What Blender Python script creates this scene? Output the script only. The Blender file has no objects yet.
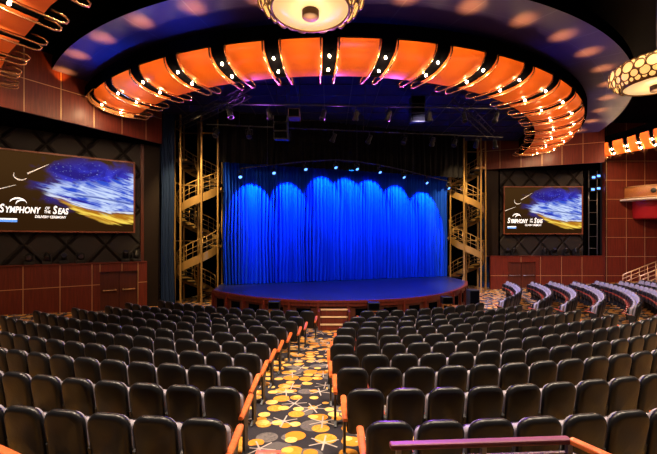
import bpy, bmesh, math, random
from mathutils import Vector, Matrix
random.seed(7)
scene = bpy.context.scene
COL = scene.collection
PI = math.pi
K = 380.0 / 520.0
EYE = 3.0

def at(px, py, d):
    """world point seen at (px, py) of the photograph at measured distance d (d * K metres ahead)"""
    return Vector(((px - 328.5) * d / 520.0, d * K, EYE - (py - 239.0) * d / 520.0))

# ------------------------------------------------------------------ materials
def new_mat(name):
    m = bpy.data.materials.new(name)
    m.use_nodes = True
    nt = m.node_tree
    b = nt.nodes['Principled BSDF']
    return m, nt, b

def simple(name, col, rough=0.5, metal=0.0, emit=None, estr=0.0, spec=0.5, coat=0.0, bump=0.0, bscale=60.0):
    m, nt, b = new_mat(name)
    b.inputs['Base Color'].default_value = (*col, 1)
    b.inputs['Roughness'].default_value = rough
    b.inputs['Metallic'].default_value = metal
    b.inputs['Specular IOR Level'].default_value = spec
    b.inputs['Coat Weight'].default_value = coat
    if emit:
        b.inputs['Emission Color'].default_value = (*emit, 1)
        b.inputs['Emission Strength'].default_value = estr
    if bump:
        n = nt.nodes.new('ShaderNodeTexNoise'); n.inputs['Scale'].default_value = bscale
        tc = nt.nodes.new('ShaderNodeTexCoord'); nt.links.new(tc.outputs['Object'], n.inputs['Vector'])
        bp = nt.nodes.new('ShaderNodeBump'); bp.inputs['Strength'].default_value = bump
        bp.inputs['Distance'].default_value = 0.01
        nt.links.new(n.outputs['Fac'], bp.inputs['Height']); nt.links.new(bp.outputs['Normal'], b.inputs['Normal'])
    return m

class NB:
    """small helper for node maths"""
    def __init__(s, nt): s.nt = nt
    def put(s, sock, v):
        if hasattr(v, 'links'): s.nt.links.new(v, sock)
        else: sock.default_value = v
    def m(s, op, a, b=0.0, c=None, clamp=False):
        n = s.nt.nodes.new('ShaderNodeMath'); n.operation = op; n.use_clamp = clamp
        s.put(n.inputs[0], a); s.put(n.inputs[1], b)
        if c is not None: s.put(n.inputs[2], c)
        return n.outputs[0]
    def mix(s, f, a, b):
        n = s.nt.nodes.new('ShaderNodeMix'); n.data_type = 'RGBA'
        s.put(n.inputs[0], f)
        for i, v in ((6, a), (7, b)):
            if isinstance(v, tuple): n.inputs[i].default_value = (*v, 1)
            else: s.put(n.inputs[i], v)
        return n.outputs[2]
    def step(s, x, lo, hi):
        n = s.nt.nodes.new('ShaderNodeMapRange'); n.interpolation_type = 'SMOOTHSTEP'
        s.put(n.inputs[0], x); s.put(n.inputs[1], lo); s.put(n.inputs[2], hi)
        return n.outputs[0]
    def ramp(s, x, pts):
        n = s.nt.nodes.new('ShaderNodeValToRGB'); e = n.color_ramp.elements
        while len(e) < len(pts): e.new(0.5)
        for el, (p, v) in zip(e, pts):
            el.position = p; el.color = (v, v, v, 1) if not isinstance(v, tuple) else (*v, 1)
        s.put(n.inputs[0], x)
        return n.outputs[0]
    def noise(s, vec, scale, detail=4, dist=0.0):
        n = s.nt.nodes.new('ShaderNodeTexNoise'); n.inputs['Scale'].default_value = scale
        n.inputs['Detail'].default_value = detail; n.inputs['Distortion'].default_value = dist
        s.nt.links.new(vec, n.inputs['Vector'])
        return n.outputs['Fac']
    def sep(s, v):
        n = s.nt.nodes.new('ShaderNodeSeparateXYZ'); s.nt.links.new(v, n.inputs[0]); return n.outputs
    def comb(s, x, y, z=0.0):
        n = s.nt.nodes.new('ShaderNodeCombineXYZ')
        s.put(n.inputs[0], x); s.put(n.inputs[1], y); s.put(n.inputs[2], z); return n.outputs[0]
    def coord(s, which='Object'):
        return s.nt.nodes.new('ShaderNodeTexCoord').outputs[which]

def wood(name, c1, c2, rough=0.35, axis='Z', scale=3.0, coat=0.2):
    m, nt, b = new_mat(name); N = NB(nt)
    mp = nt.nodes.new('ShaderNodeMapping'); nt.links.new(N.coord(), mp.inputs[0])
    mp.inputs['Scale'].default_value = {'Z': (scale * 4, scale * 4, scale * 0.25), 'X': (scale * .25, scale * 4, scale * 4)}[axis]
    f = N.noise(mp.outputs[0], 1.5, 6, 0.6)
    nt.links.new(N.mix(N.step(f, 0.3, 0.7), c1, c2), b.inputs['Base Color'])
    b.inputs['Roughness'].default_value = rough
    b.inputs['Coat Weight'].default_value = coat
    return m

def carpet_material():
    m, nt, b = new_mat('patterned_carpet'); N = NB(nt)
    co = N.coord('Object')
    flat = N.sep(co)
    col = N.mix(N.noise(co, 2.0, 3), (0.012, 0.011, 0.015), (0.035, 0.030, 0.036))
    def discs(off, scale, rlo, rhi, prob, ca, cb, cur):
        v = N.comb(N.m('ADD', flat[0], off), N.m('ADD', flat[1], off * 1.7))
        vo = nt.nodes.new('ShaderNodeTexVoronoi'); vo.voronoi_dimensions = '2D'
        vo.inputs['Scale'].default_value = scale; vo.inputs['Randomness'].default_value = 0.75
        nt.links.new(v, vo.inputs['Vector'])
        cs = N.sep(vo.outputs['Color'])
        r = N.m('ADD', rlo, N.m('MULTIPLY', cs[0], rhi - rlo))
        inside = N.step(N.m('SUBTRACT', r, vo.outputs['Distance']), -0.015, 0.015)
        keep = N.m('LESS_THAN', cs[1], prob)
        tone = N.mix(cs[2], ca, cb)
        mott = N.mix(N.step(N.noise(co, 22.0, 3), 0.35, 0.7), tone, ca)
        return N.mix(N.m('MULTIPLY', inside, keep), cur, mott)
    col = discs(3.1, 2.0, 0.25, 0.45, 0.6, (0.08, 0.07, 0.072), (0.14, 0.118, 0.112), col)
    col = discs(7.7, 2.3, 0.20, 0.43, 0.8, (0.44, 0.165, 0.016), (0.56, 0.27, 0.045), col)
    col = discs(1.3, 3.3, 0.18, 0.40, 0.55, (0.60, 0.32, 0.06), (0.70, 0.46, 0.17), col)
    # thin star bursts
    v = N.comb(N.m('ADD', flat[0], 5.2), N.m('ADD', flat[1], 2.9))
    vo = nt.nodes.new('ShaderNodeTexVoronoi'); vo.voronoi_dimensions = '2D'
    vo.inputs['Scale'].default_value = 1.45; vo.inputs['Randomness'].default_value = 0.7
    nt.links.new(v, vo.inputs['Vector'])
    sub = nt.nodes.new('ShaderNodeVectorMath'); sub.operation = 'SUBTRACT'
    sc_ = nt.nodes.new('ShaderNodeVectorMath'); sc_.operation = 'SCALE'
    nt.links.new(v, sub.inputs[0]); nt.links.new(vo.outputs['Position'], sub.inputs[1])
    d = N.sep(sub.outputs[0])
    rad = N.m('SQRT', N.m('ADD', N.m('MULTIPLY', d[0], d[0]), N.m('MULTIPLY', d[1], d[1])))
    ang = N.m('ARCTAN2', d[1], d[0])
    s3 = N.m('ABSOLUTE', N.m('SINE', N.m('MULTIPLY', N.m('ADD', ang, N.sep(vo.outputs['Color'])[0]), 3.0)))
    lat = N.m('MULTIPLY', N.m('MULTIPLY', s3, rad), 0.34)
    star = N.m('MULTIPLY', N.step(N.m('SUBTRACT', 0.012, lat), -0.005, 0.005), N.m('LESS_THAN', rad, 0.24))
    col = N.mix(star, col, (0.36, 0.30, 0.27))
    nt.links.new(col, b.inputs['Base Color'])
    b.inputs['Roughness'].default_value = 0.95
    b.inputs['Specular IOR Level'].default_value = 0.1
    bp = nt.nodes.new('ShaderNodeBump'); bp.inputs['Strength'].default_value = 0.4; bp.inputs['Distance'].default_value = 0.01
    nt.links.new(N.noise(co, 180.0, 2), bp.inputs['Height']); nt.links.new(bp.outputs[0], b.inputs['Normal'])
    return m

def quilt_material():
    """dark padded fabric with crossing diagonal seams; UV in metres"""
    m, nt, b = new_mat('quilted_fabric'); N = NB(nt)
    uv = N.sep(N.coord('UV'))
    P = 1.55
    a = N.m('FRACT', N.m('DIVIDE', N.m('ADD', uv[0], N.m('MULTIPLY', uv[1], 0.85)), P))
    c = N.m('FRACT', N.m('DIVIDE', N.m('SUBTRACT', uv[0], N.m('MULTIPLY', uv[1], 0.85)), P))
    da = N.m('ABSOLUTE', N.m('SUBTRACT', a, 0.5)); dc = N.m('ABSOLUTE', N.m('SUBTRACT', c, 0.5))
    seam = N.m('MAXIMUM', da, dc)
    line = N.step(seam, 0.465, 0.485)
    col = N.mix(line, N.mix(N.noise(N.coord('UV'), 40.0, 2), (0.016, 0.014, 0.0155), (0.026, 0.022, 0.023)), (0.004, 0.003, 0.003))
    nt.links.new(col, b.inputs['Base Color'])
    b.inputs['Roughness'].default_value = 0.6
    b.inputs['Specular IOR Level'].default_value = 0.2
    bp = nt.nodes.new('ShaderNodeBump'); bp.inputs['Strength'].default_value = 1.0; bp.inputs['Distance'].default_value = 0.12
    nt.links.new(N.step(seam, 0.5, 0.40), bp.inputs['Height']); nt.links.new(bp.outputs[0], b.inputs['Normal'])
    return m

def screen_material():
    """the projected picture: brown-black at one side, blue spray, a pale ship bow and a gold wave"""
    m = bpy.data.materials.new('lit_screen'); m.use_nodes = True
    nt = m.node_tree; nt.nodes.clear(); N = NB(nt)
    out = nt.nodes.new('ShaderNodeOutputMaterial'); em = nt.nodes.new('ShaderNodeEmission')
    nt.links.new(em.outputs[0], out.inputs[0])
    uvv = N.coord('UV'); uv = N.sep(uvv); u, v = uv[0], uv[1]
    n1 = N.noise(uvv, 4.5, 8, 0.9); n3 = N.noise(uvv, 60.0, 3)
    mp = nt.nodes.new('ShaderNodeMapping'); nt.links.new(uvv, mp.inputs[0]); mp.inputs['Rotation'].default_value = (0, 0, .45)
    mp2 = nt.nodes.new('ShaderNodeMapping'); nt.links.new(mp.outputs[0], mp2.inputs[0]); mp2.inputs['Scale'].default_value = (4.0, 20.0, 1.0)
    n2 = N.noise(mp2.outputs[0], 1.2, 7, 0.8)
    col = N.mix(N.step(v, 0.0, 1.0), (0.030, 0.0115, 0.003), (0.056, 0.025, 0.007))
    # blue spray
    dx = N.m('DIVIDE', N.m('SUBTRACT', u, 0.72), 0.50); dy = N.m('DIVIDE', N.m('SUBTRACT', v, 0.62), 0.42)
    rr = N.m('ADD', N.m('MULTIPLY', dx, dx), N.m('MULTIPLY', dy, dy))
    blue = N.step(N.m('ADD', rr, N.m('MULTIPLY', N.m('SUBTRACT', n1, 0.5), 2.4)), 1.05, 0.10)
    col = N.mix(blue, col, N.mix(N.step(n1, 0.35, 0.65), (0.025, 0.015, 0.22), (0.05, 0.060, 0.85)))
    # sparkles
    sp = N.m('MULTIPLY', N.step(n3, 0.64, 0.72), blue)
    col = N.mix(sp, col, (0.45, 0.6, 1.0))
    # pale ship and spray
    lo = N.ramp(u, [(0.0, .56), (0.25, .555), (0.42, .46), (0.6, .34), (0.8, .26), (1.0, .25)])
    hi = N.ramp(u, [(0.0, .57), (0.25, .58), (0.42, .64), (0.6, .70), (0.8, .70), (1.0, .86)])
    jit = N.m('MULTIPLY', N.m('SUBTRACT', n2, 0.5), 0.42)
    vv = N.m('ADD', v, jit)
    ship = N.m('MULTIPLY', N.step(N.m('SUBTRACT', vv, lo), -0.02, 0.05), N.step(N.m('SUBTRACT', hi, vv), -0.02, 0.06))
    ship = N.m('MULTIPLY', ship, N.step(u, 0.18, 0.42))
    mott = N.mix(N.step(N.m('ADD', N.m('MULTIPLY', n2, .6), N.m('MULTIPLY', n1, .4)), 0.40, 0.58), (0.03, 0.08, 0.62), (0.62, 0.74, 1.0))
    col = N.mix(ship, col, mott)
    # hull shadow line and deck line of the ship
    hl = N.ramp(u, [(0.0, 0.0), (0.44, .50), (0.7, .47), (1.0, .40)])
    hull = N.m('MULTIPLY', N.step(N.m('ABSOLUTE', N.m('SUBTRACT', v, hl)), 0.018, 0.006), N.step(u, 0.5, 0.55))
    col = N.mix(N.m('MULTIPLY', hull, 0.7), col, (0.02, 0.05, 0.35))
    # gold wave
    glo = N.ramp(u, [(0.0, .52), (0.36, .45), (0.5, .31), (0.62, .19), (0.79, .09), (1.0, .11)])
    ghi = N.ramp(u, [(0.0, .52), (0.36, .47), (0.5, .385), (0.62, .31), (0.79, .25), (1.0, .25)])
    vg = N.m('ADD', v, N.m('MULTIPLY', N.m('SUBTRACT', n2, 0.5), 0.12))
    gold = N.m('MULTIPLY', N.step(N.m('SUBTRACT', vg, glo), -0.01, 0.03), N.step(N.m('SUBTRACT', ghi, vg), -0.01, 0.03))
    gold = N.m('MULTIPLY', gold, N.step(u, 0.34, 0.44))
    col = N.mix(gold, col, N.mix(N.step(n2, 0.4, 0.62), (0.45, 0.17, 0.01), (1.0, 0.72, 0.10)))
    # white crest over the gold
    cr = N.m('MULTIPLY', N.step(N.m('ABSOLUTE', N.m('SUBTRACT', vg, N.m('ADD', ghi, 0.015))), 0.022, 0.004), N.step(u, 0.30, 0.42))
    col = N.mix(N.m('MULTIPLY', cr, 0.85), col, (0.9, 0.92, 1.0))
    nt.links.new(col, em.inputs['Color']); em.inputs['Strength'].default_value = 1.0
    return m

def velvet_material(name, c1, c2, rough=0.7):
    m, nt, b = new_mat(name); N = NB(nt)
    mp = nt.nodes.new('ShaderNodeMapping'); nt.links.new(N.coord(), mp.inputs[0]); mp.inputs['Scale'].default_value = (6, 6, 0.4)
    nt.links.new(N.mix(N.noise(mp.outputs[0], 2.0, 5), c1, c2), b.inputs['Base Color'])
    b.inputs['Roughness'].default_value = rough
    b.inputs['Specular IOR Level'].default_value = 0.06
    return m

def fabric_panel_material():
    m = bpy.data.materials.new('amber_canopy_fabric'); m.use_nodes = True
    nt = m.node_tree; nt.nodes.clear(); N = NB(nt)
    out = nt.nodes.new('ShaderNodeOutputMaterial')
    d = nt.nodes.new('ShaderNodeBsdfDiffuse'); t = nt.nodes.new('ShaderNodeBsdfTranslucent'); g = nt.nodes.new('ShaderNodeBsdfGlossy')
    c = N.mix(N.noise(N.coord(), 3.0, 3), (0.92, 0.19, 0.030), (0.95, 0.24, 0.045))
    for s in (d, t): nt.links.new(c, s.inputs['Color'])
    g.inputs['Roughness'].default_value = 0.35; g.inputs['Color'].default_value = (0.9, 0.8, 0.75, 1)
    mx = nt.nodes.new('ShaderNodeMixShader'); mx.inputs[0].default_value = 0.6
    nt.links.new(d.outputs[0], mx.inputs[1]); nt.links.new(t.outputs[0], mx.inputs[2])
    m2 = nt.nodes.new('ShaderNodeMixShader'); m2.inputs[0].default_value = 0.08
    nt.links.new(mx.outputs[0], m2.inputs[1]); nt.links.new(g.outputs[0], m2.inputs[2])
    nt.links.new(m2.outputs[0], out.inputs[0])
    return m

def ceiling_panel_material():
    m, nt, b = new_mat('blue_ceiling_panels'); N = NB(nt)
    uv = N.sep(N.coord('UV'))
    fu = N.m('ABSOLUTE', N.m('SUBTRACT', N.m('FRACT', uv[0]), 0.5)); fv = N.m('ABSOLUTE', N.m('SUBTRACT', N.m('FRACT', uv[1]), 0.5))
    seam = N.step(N.m('MAXIMUM', fu, fv), 0.485, 0.495)
    base = N.mix(N.noise(N.coord(), 0.5, 3), (0.040, 0.027, 0.135), (0.050, 0.033, 0.16))
    nt.links.new(N.mix(seam, base, (0.07, 0.06, 0.20)), b.inputs['Base Color'])
    b.inputs['Roughness'].default_value = 0.45
    b.inputs['Specular IOR Level'].default_value = 0.10
    return m

M = dict(
    carpet=carpet_material(), quilt=quilt_material(), screen=screen_material(),
    mahogany=wood('mahogany_veneer', (0.088, 0.0105, 0.005), (0.138, 0.0195, 0.009), 0.42, coat=0.0),
    mahogany_dark=wood('dark_mahogany', (0.055, 0.012, 0.007), (0.085, 0.019, 0.010), 0.35),
    darkwall=simple('dark_brown_wall', (0.012, 0.007, 0.006), 0.6, spec=0.15),
    armdark=wood('darkened_arm_wood', (0.20, 0.022, 0.012), (0.27, 0.035, 0.018), 0.35, 'X', 6),  # same kind of arm, colour darkened to offset the lavender wash
    railwood=wood('darkened_rail_wood', (0.10, 0.014, 0.030), (0.14, 0.020, 0.040), 0.55, 'X', 3, 0.0),  # colour darkened against warm light so purple shows; the bend keeps orange wood
    armwood=wood('orange_stained_wood', (0.44, 0.075, 0.016), (0.56, 0.125, 0.028), 0.3, 'X', 6),
    boxwood=wood('honey_wood', (0.30, 0.11, 0.03), (0.42, 0.17, 0.05), 0.35, 'X', 4),
    brass=simple('brass_inlay', (0.62, 0.42, 0.22), 0.35, 0.6),
    goldpaint=simple('gold_painted_steel', (0.42, 0.26, 0.085), 0.42, 0.35),
    copper=simple('copper_rod', (0.85, 0.42, 0.20), 0.25, 0.85),
    vinyl=simple('black_vinyl', (0.006, 0.006, 0.0075), 0.33, 0, spec=0.30, bump=0.12, bscale=35),
    pad=simple('grey_seat_upholstery', (0.22, 0.20, 0.235), 0.7, 0, spec=0.3),
    blackmetal=simple('black_metal', (0.012, 0.012, 0.014), 0.45, 0.3),
    blackmatt=simple('matt_black', (0.0015, 0.0015, 0.002), 0.9, spec=0.0),
    greymetal=simple('grey_metal', (0.20, 0.20, 0.22), 0.35, 0.6),
    lens=simple('dark_lens', (0.02, 0.02, 0.05), 0.08, spec=0.8),
    bluelens=simple('lit_blue_lens', (0.02, 0.04, 0.3), 0.2, emit=(0.10, 0.30, 1.0), estr=3.5),
    bulb=simple('lit_bulb', (1, .8, .5), 0.3, emit=(1.0, 0.74, 0.42), estr=60.0),
    velvet=velvet_material('blue_stage_velvet', (0.004, 0.045, 0.50), (0.006, 0.070, 0.68)),
    legdrape=velvet_material('slate_blue_drape', (0.012, 0.024, 0.075), (0.020, 0.040, 0.11)),
    blackdrape=velvet_material('black_drape', (0.0025, 0.0025, 0.004), (0.005, 0.0045, 0.007)),
    stagefloor=simple('blue_black_stage_vinyl', (0.018, 0.024, 0.085), 0.30, spec=0.5),
    fabric=fabric_panel_material(), ceil=ceiling_panel_material(),
    ceildark=simple('black_ceiling', (0.006, 0.005, 0.007), 0.8, spec=0.1),
    ceilmid=simple('dark_blue_ceiling', (0.016, 0.017, 0.06), 0.7, spec=0.1),
    glow=simple('glowing_cream_glass', (0.5, 0.36, 0.2), 0.4, emit=(1.0, 0.66, 0.27), estr=0.80),
    cell=simple('amber_glass_disc', (0.9, 0.6, 0.25), 0.3, emit=(1.0, 0.58, 0.17), estr=0.95),
    ringmetal=simple('bronze_ring', (0.20, 0.10, 0.035), 0.35, 0.7),
    hub=simple('brown_hub', (0.075, 0.032, 0.014), 0.6),
    white=simple('white_edge', (0.62, 0.58, 0.55), 0.4),
    redlac=simple('red_lacquer', (0.42, 0.015, 0.02), 0.3),
    letter=simple('lit_white_lettering', (1, 1, 1), 0.5, emit=(1, 1, 1), estr=0.95),
    letterdim=simple('lit_pale_line', (1, 1, 1), 0.5, emit=(0.75, 0.75, 0.72), estr=0.45),
    letterblue=simple('lit_blue_bar', (0.1, 0.3, 0.9), 0.5, emit=(0.12, 0.35, 0.95), estr=0.9),
    nosing=simple('pale_step_nosing', (0.75, 0.52, 0.28), 0.5),
    frame=simple('screen_frame', (0.20, 0.055, 0.03), 0.4),
)

# ------------------------------------------------------------------ mesh building
class MB:
    def __init__(s): s.v = []; s.f = []; s.mi = []; s.uv = {}; s.sm = []
    def add(s, verts, faces, mi=0, smooth=False, uvs=None):
        b = len(s.v); s.v.extend([tuple(p) for p in verts])
        for k, f in enumerate(faces):
            if uvs: s.uv[len(s.f)] = uvs[k]
            s.f.append([b + i for i in f]); s.mi.append(mi); s.sm.append(smooth)
        return s
    def box(s, c, size, rz=0.0, mi=0, rx=0.0):
        hx, hy, hz = (q / 2 for q in size)
        R = Matrix.Rotation(rz, 3, 'Z') @ Matrix.Rotation(rx, 3, 'X')
        vs = [Vector(c) + R @ Vector((x * hx, y * hy, z * hz)) for x in (-1, 1) for y in (-1, 1) for z in (-1, 1)]
        return s.add(vs, [(0, 1, 3, 2), (4, 6, 7, 5), (0, 4, 5, 1), (2, 3, 7, 6), (0, 2, 6, 4), (1, 5, 7, 3)], mi)
    def bar(s, p0, p1, w, h, mi=0, up=(0, 0, 1)):
        p0, p1 = Vector(p0), Vector(p1); d = (p1 - p0).normalized(); up = Vector(up)
        sx = d.cross(up)
        if sx.length < 1e-4: sx = d.cross(Vector((1, 0, 0)))
        sx.normalize(); sz = sx.cross(d).normalized()
        vs = [p + sx * (a * w / 2) + sz * (b * h / 2) for p in (p0, p1) for a, b in ((-1, -1), (1, -1), (1, 1), (-1, 1))]
        return s.add(vs, [(0, 1, 2, 3), (7, 6, 5, 4), (0, 4, 5, 1), (1, 5, 6, 2), (2, 6, 7, 3), (3, 7, 4, 0)], mi)
    def tube(s, pts, r, n=8, mi=0, closed=False):
        pts = [Vector(p) for p in pts]; L = len(pts); vs = []; prev = None
        for i, p in enumerate(pts):
            a = pts[i - 1] if (i > 0 or closed) else p; b = pts[(i + 1) % L] if (i < L - 1 or closed) else p
            t = (b - a).normalized()
            if prev is None:
                nrm = t.cross(Vector((0, 0, 1)))
                if nrm.length < 1e-3: nrm = t.cross(Vector((1, 0, 0)))
            else: nrm = prev - t * prev.dot(t)
            nrm.normalize(); prev = nrm; bi = t.cross(nrm)
            rr = r[i] if isinstance(r, (list, tuple)) else r
            vs += [p + (nrm * math.cos(2 * PI * k / n) + bi * math.sin(2 * PI * k / n)) * rr for k in range(n)]
        fs = []
        for i in range(L if closed else L - 1):
            j = (i + 1) % L
            fs += [(i * n + k, i * n + (k + 1) % n, j * n + (k + 1) % n, j * n + k) for k in range(n)]
        if not closed: fs += [tuple(range(n))[::-1], tuple((L - 1) * n + k for k in range(n))]
        return s.add(vs, fs, mi, True)
    def lathe(s, prof, n=24, c=(0, 0, 0), mi=0, a0=0.0, a1=2 * PI):
        full = abs(a1 - a0 - 2 * PI) < 1e-6; m = n if full else n + 1
        vs = [(c[0] + r * math.cos(a0 + (a1 - a0) * k / n), c[1] + r * math.sin(a0 + (a1 - a0) * k / n), c[2] + z) for r, z in prof for k in range(m)]
        fs = []
        for i in range(len(prof) - 1):
            for k in range(n):
                k2 = (k + 1) % m
                fs.append((i * m + k, i * m + k2, (i + 1) * m + k2, (i + 1) * m + k))
        return s.add(vs, fs, mi, True)
    def grid(s, rows, mi=0, smooth=True, uvrows=None, flip=False):
        n = len(rows[0]); vs = [p for r in rows for p in r]; fs = []; uvs = []
        for i in range(len(rows) - 1):
            for k in range(n - 1):
                q = (i * n + k, i * n + k + 1, (i + 1) * n + k + 1, (i + 1) * n + k)
                if flip: q = q[::-1]
                fs.append(q)
                if uvrows: uvs.append([uvrows[a // n][a % n] for a in q])
        return s.add(vs, fs, mi, smooth, uvs if uvrows else None)
    def prism(s, outline, z0, z1, mi=0):
        n = len(outline)
        vs = [(x, y, z0) for x, y in outline] + [(x, y, z1) for x, y in outline]
        return s.add(vs, [tuple(range(n))[::-1], tuple(range(n, 2 * n))] + [(i, (i + 1) % n, n + (i + 1) % n, n + i) for i in range(n)], mi)
    def mesh(s, name, mats):
        me = bpy.data.meshes.new(name); me.from_pydata(s.v, [], s.f)
        for mm in (mats if isinstance(mats, (list, tuple)) else [mats]): me.materials.append(mm)
        me.polygons.foreach_set('material_index', s.mi); me.polygons.foreach_set('use_smooth', s.sm)
        if s.uv:
            ul = me.uv_layers.new(name='UVMap')
            for p in me.polygons:
                if p.index in s.uv:
                    for li, q in zip(p.loop_indices, s.uv[p.index]): ul.data[li].uv = q
        bm = bmesh.new(); bm.from_mesh(me); bmesh.ops.recalc_face_normals(bm, faces=bm.faces); bm.to_mesh(me); bm.free()
        me.update(); return me
    def build(s, name, mats, parent=None, loc=(0, 0, 0), bevel=0.0):
        o = bpy.data.objects.new(name, s.mesh(name, mats)); COL.objects.link(o); o.location = loc
        if parent is not None:
            o.parent = parent
            if parent.type == 'EMPTY' and parent.get('_w'): o.location = Vector(loc) - parent.location
        if bevel:
            bv = o.modifiers.new('bevel', 'BEVEL'); bv.width = bevel; bv.segments = 2; bv.limit_method = 'ANGLE'
        return o

def thing(name, label, cat, loc=(0, 0, 0), rz=0.0, group=None, world=False):
    """an Empty at the base of a thing; world=True: its parts are given in world coordinates"""
    e = bpy.data.objects.new(name, None); COL.objects.link(e); e.location = loc; e.rotation_euler = (0, 0, rz)
    e.empty_display_size = 0.2
    if label: tag(e, label, cat, group)
    if world: e['_w'] = 1
    return e
def tag(o, label, cat, group=None):
    o['label'] = label; o['category'] = cat
    if group: o['group'] = group
    return o
def struct(name, loc=(0, 0, 0), label=None):
    e = bpy.data.objects.new(name, None); COL.objects.link(e); e.location = loc; e['kind'] = 'structure'; e['_w'] = 1
    if label: e['label'] = label
    return e
def skin(o, label=None):
    o['kind'] = 'structure'
    if label: o['label'] = label
    return o
def copy_tree(root, loc=None, rz=None):
    r = root.copy(); COL.objects.link(r)
    for ch in root.children:
        c = ch.copy(); COL.objects.link(c); c.parent = r
        for g in ch.children:
            q = g.copy(); COL.objects.link(q); q.parent = c
    if loc is not None: r.location = loc
    if rz is not None: r.rotation_euler = (0, 0, rz)
    return r
ORD = 'zeroth first second third fourth fifth sixth seventh eighth ninth tenth eleventh twelfth thirteenth fourteenth fifteenth sixteenth seventeenth eighteenth nineteenth twentieth'.split()

def lamp(name, kind, loc, power, col, target=None, size=0.05, angle=60, blend=0.3, sx=None, sy=None):
    l = bpy.data.lights.new(name, kind); l.energy = power; l.color = col
    if kind == 'SPOT': l.spot_size = math.radians(angle); l.spot_blend = blend; l.shadow_soft_size = size
    elif kind == 'AREA':
        l.shape = 'RECTANGLE'; l.size = sx or size; l.size_y = sy or size; l.spread = math.radians(95)
    else: l.shadow_soft_size = size
    o = bpy.data.objects.new(name, l); COL.objects.link(o); o.location = loc
    if target is not None: o.rotation_euler = (Vector(target) - Vector(loc)).to_track_quat('-Z', 'Y').to_euler()
    return o

# ------------------------------------------------------------------ floor
FC = Vector((0.3, 25.0))
def floor_z(x, y):
    q = 25.0 - math.hypot(x - FC.x, y - FC.y)
    return max(-0.5, 0.35 - 0.0655 * q) if q < 25 else -0.5
def build_floor():
    mb = MB(); xs = [-20 + 0.6 * i for i in range(80)]; ys = [0.2 + 0.6 * i for i in range(48)]
    mb.grid([[(x, y, floor_z(x, y)) for x in xs] for y in ys], 0, True)
    o = mb.build('floor', M['carpet']); skin(o, 'dark carpet with orange discs and pale star bursts')
build_floor()

# ------------------------------------------------------------------ walls
def panel_slab(mb, A, Bp, z0, z1, vs, hs, mi=0, mi2=1, strip=0.028, proud=0.006, nrm=None):
    """wall quad from A to Bp (2D) with thin brass strips at fractions vs (0..1 along) and heights hs"""
    A, Bp = Vector(A), Vector(Bp); d = Bp - A; L = d.length; u = d / L
    n = Vector((u.y, -u.x)) if nrm is None else Vector(nrm)
    back = -n * 0.12
    P = lambda s, z, o=0.0: (A.x + u.x * s + n.x * o, A.y + u.y * s + n.y * o, z)
    mb.add([P(0, z0), P(L, z0), P(L, z1), P(0, z1), P(0, z0, -.12), P(L, z0, -.12), P(L, z1, -.12), P(0, z1, -.12)],
           [(0, 1, 2, 3), (5, 4, 7, 6), (0, 4, 5, 1), (2, 6, 7, 3), (0, 3, 7, 4), (1, 5, 6, 2)], mi)
    w = strip / 2
    for f in vs:
        s = f * L
        mb.add([P(s - w, z0, proud), P(s + w, z0, proud), P(s + w, z1, proud), P(s - w, z1, proud), P(s - w, z0, -.01), P(s + w, z0, -.01), P(s + w, z1, -.01), P(s - w, z1, -.01)],
               [(0, 1, 2, 3), (0, 4, 5, 1), (2, 6, 7, 3), (0, 3, 7, 4), (1, 5, 6, 2)], mi2)
    for z in hs:
        mb.add([P(0, z - w, proud), P(L, z - w, proud), P(L, z + w, proud), P(0, z + w, proud), P(0, z - w, -.01), P(L, z - w, -.01), P(L, z + w, -.01), P(0, z + w, -.01)],
               [(0, 1, 2, 3), (0, 4, 5, 1), (2, 6, 7, 3), (0, 3, 7, 4), (1, 5, 6, 2)], mi2)

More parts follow.
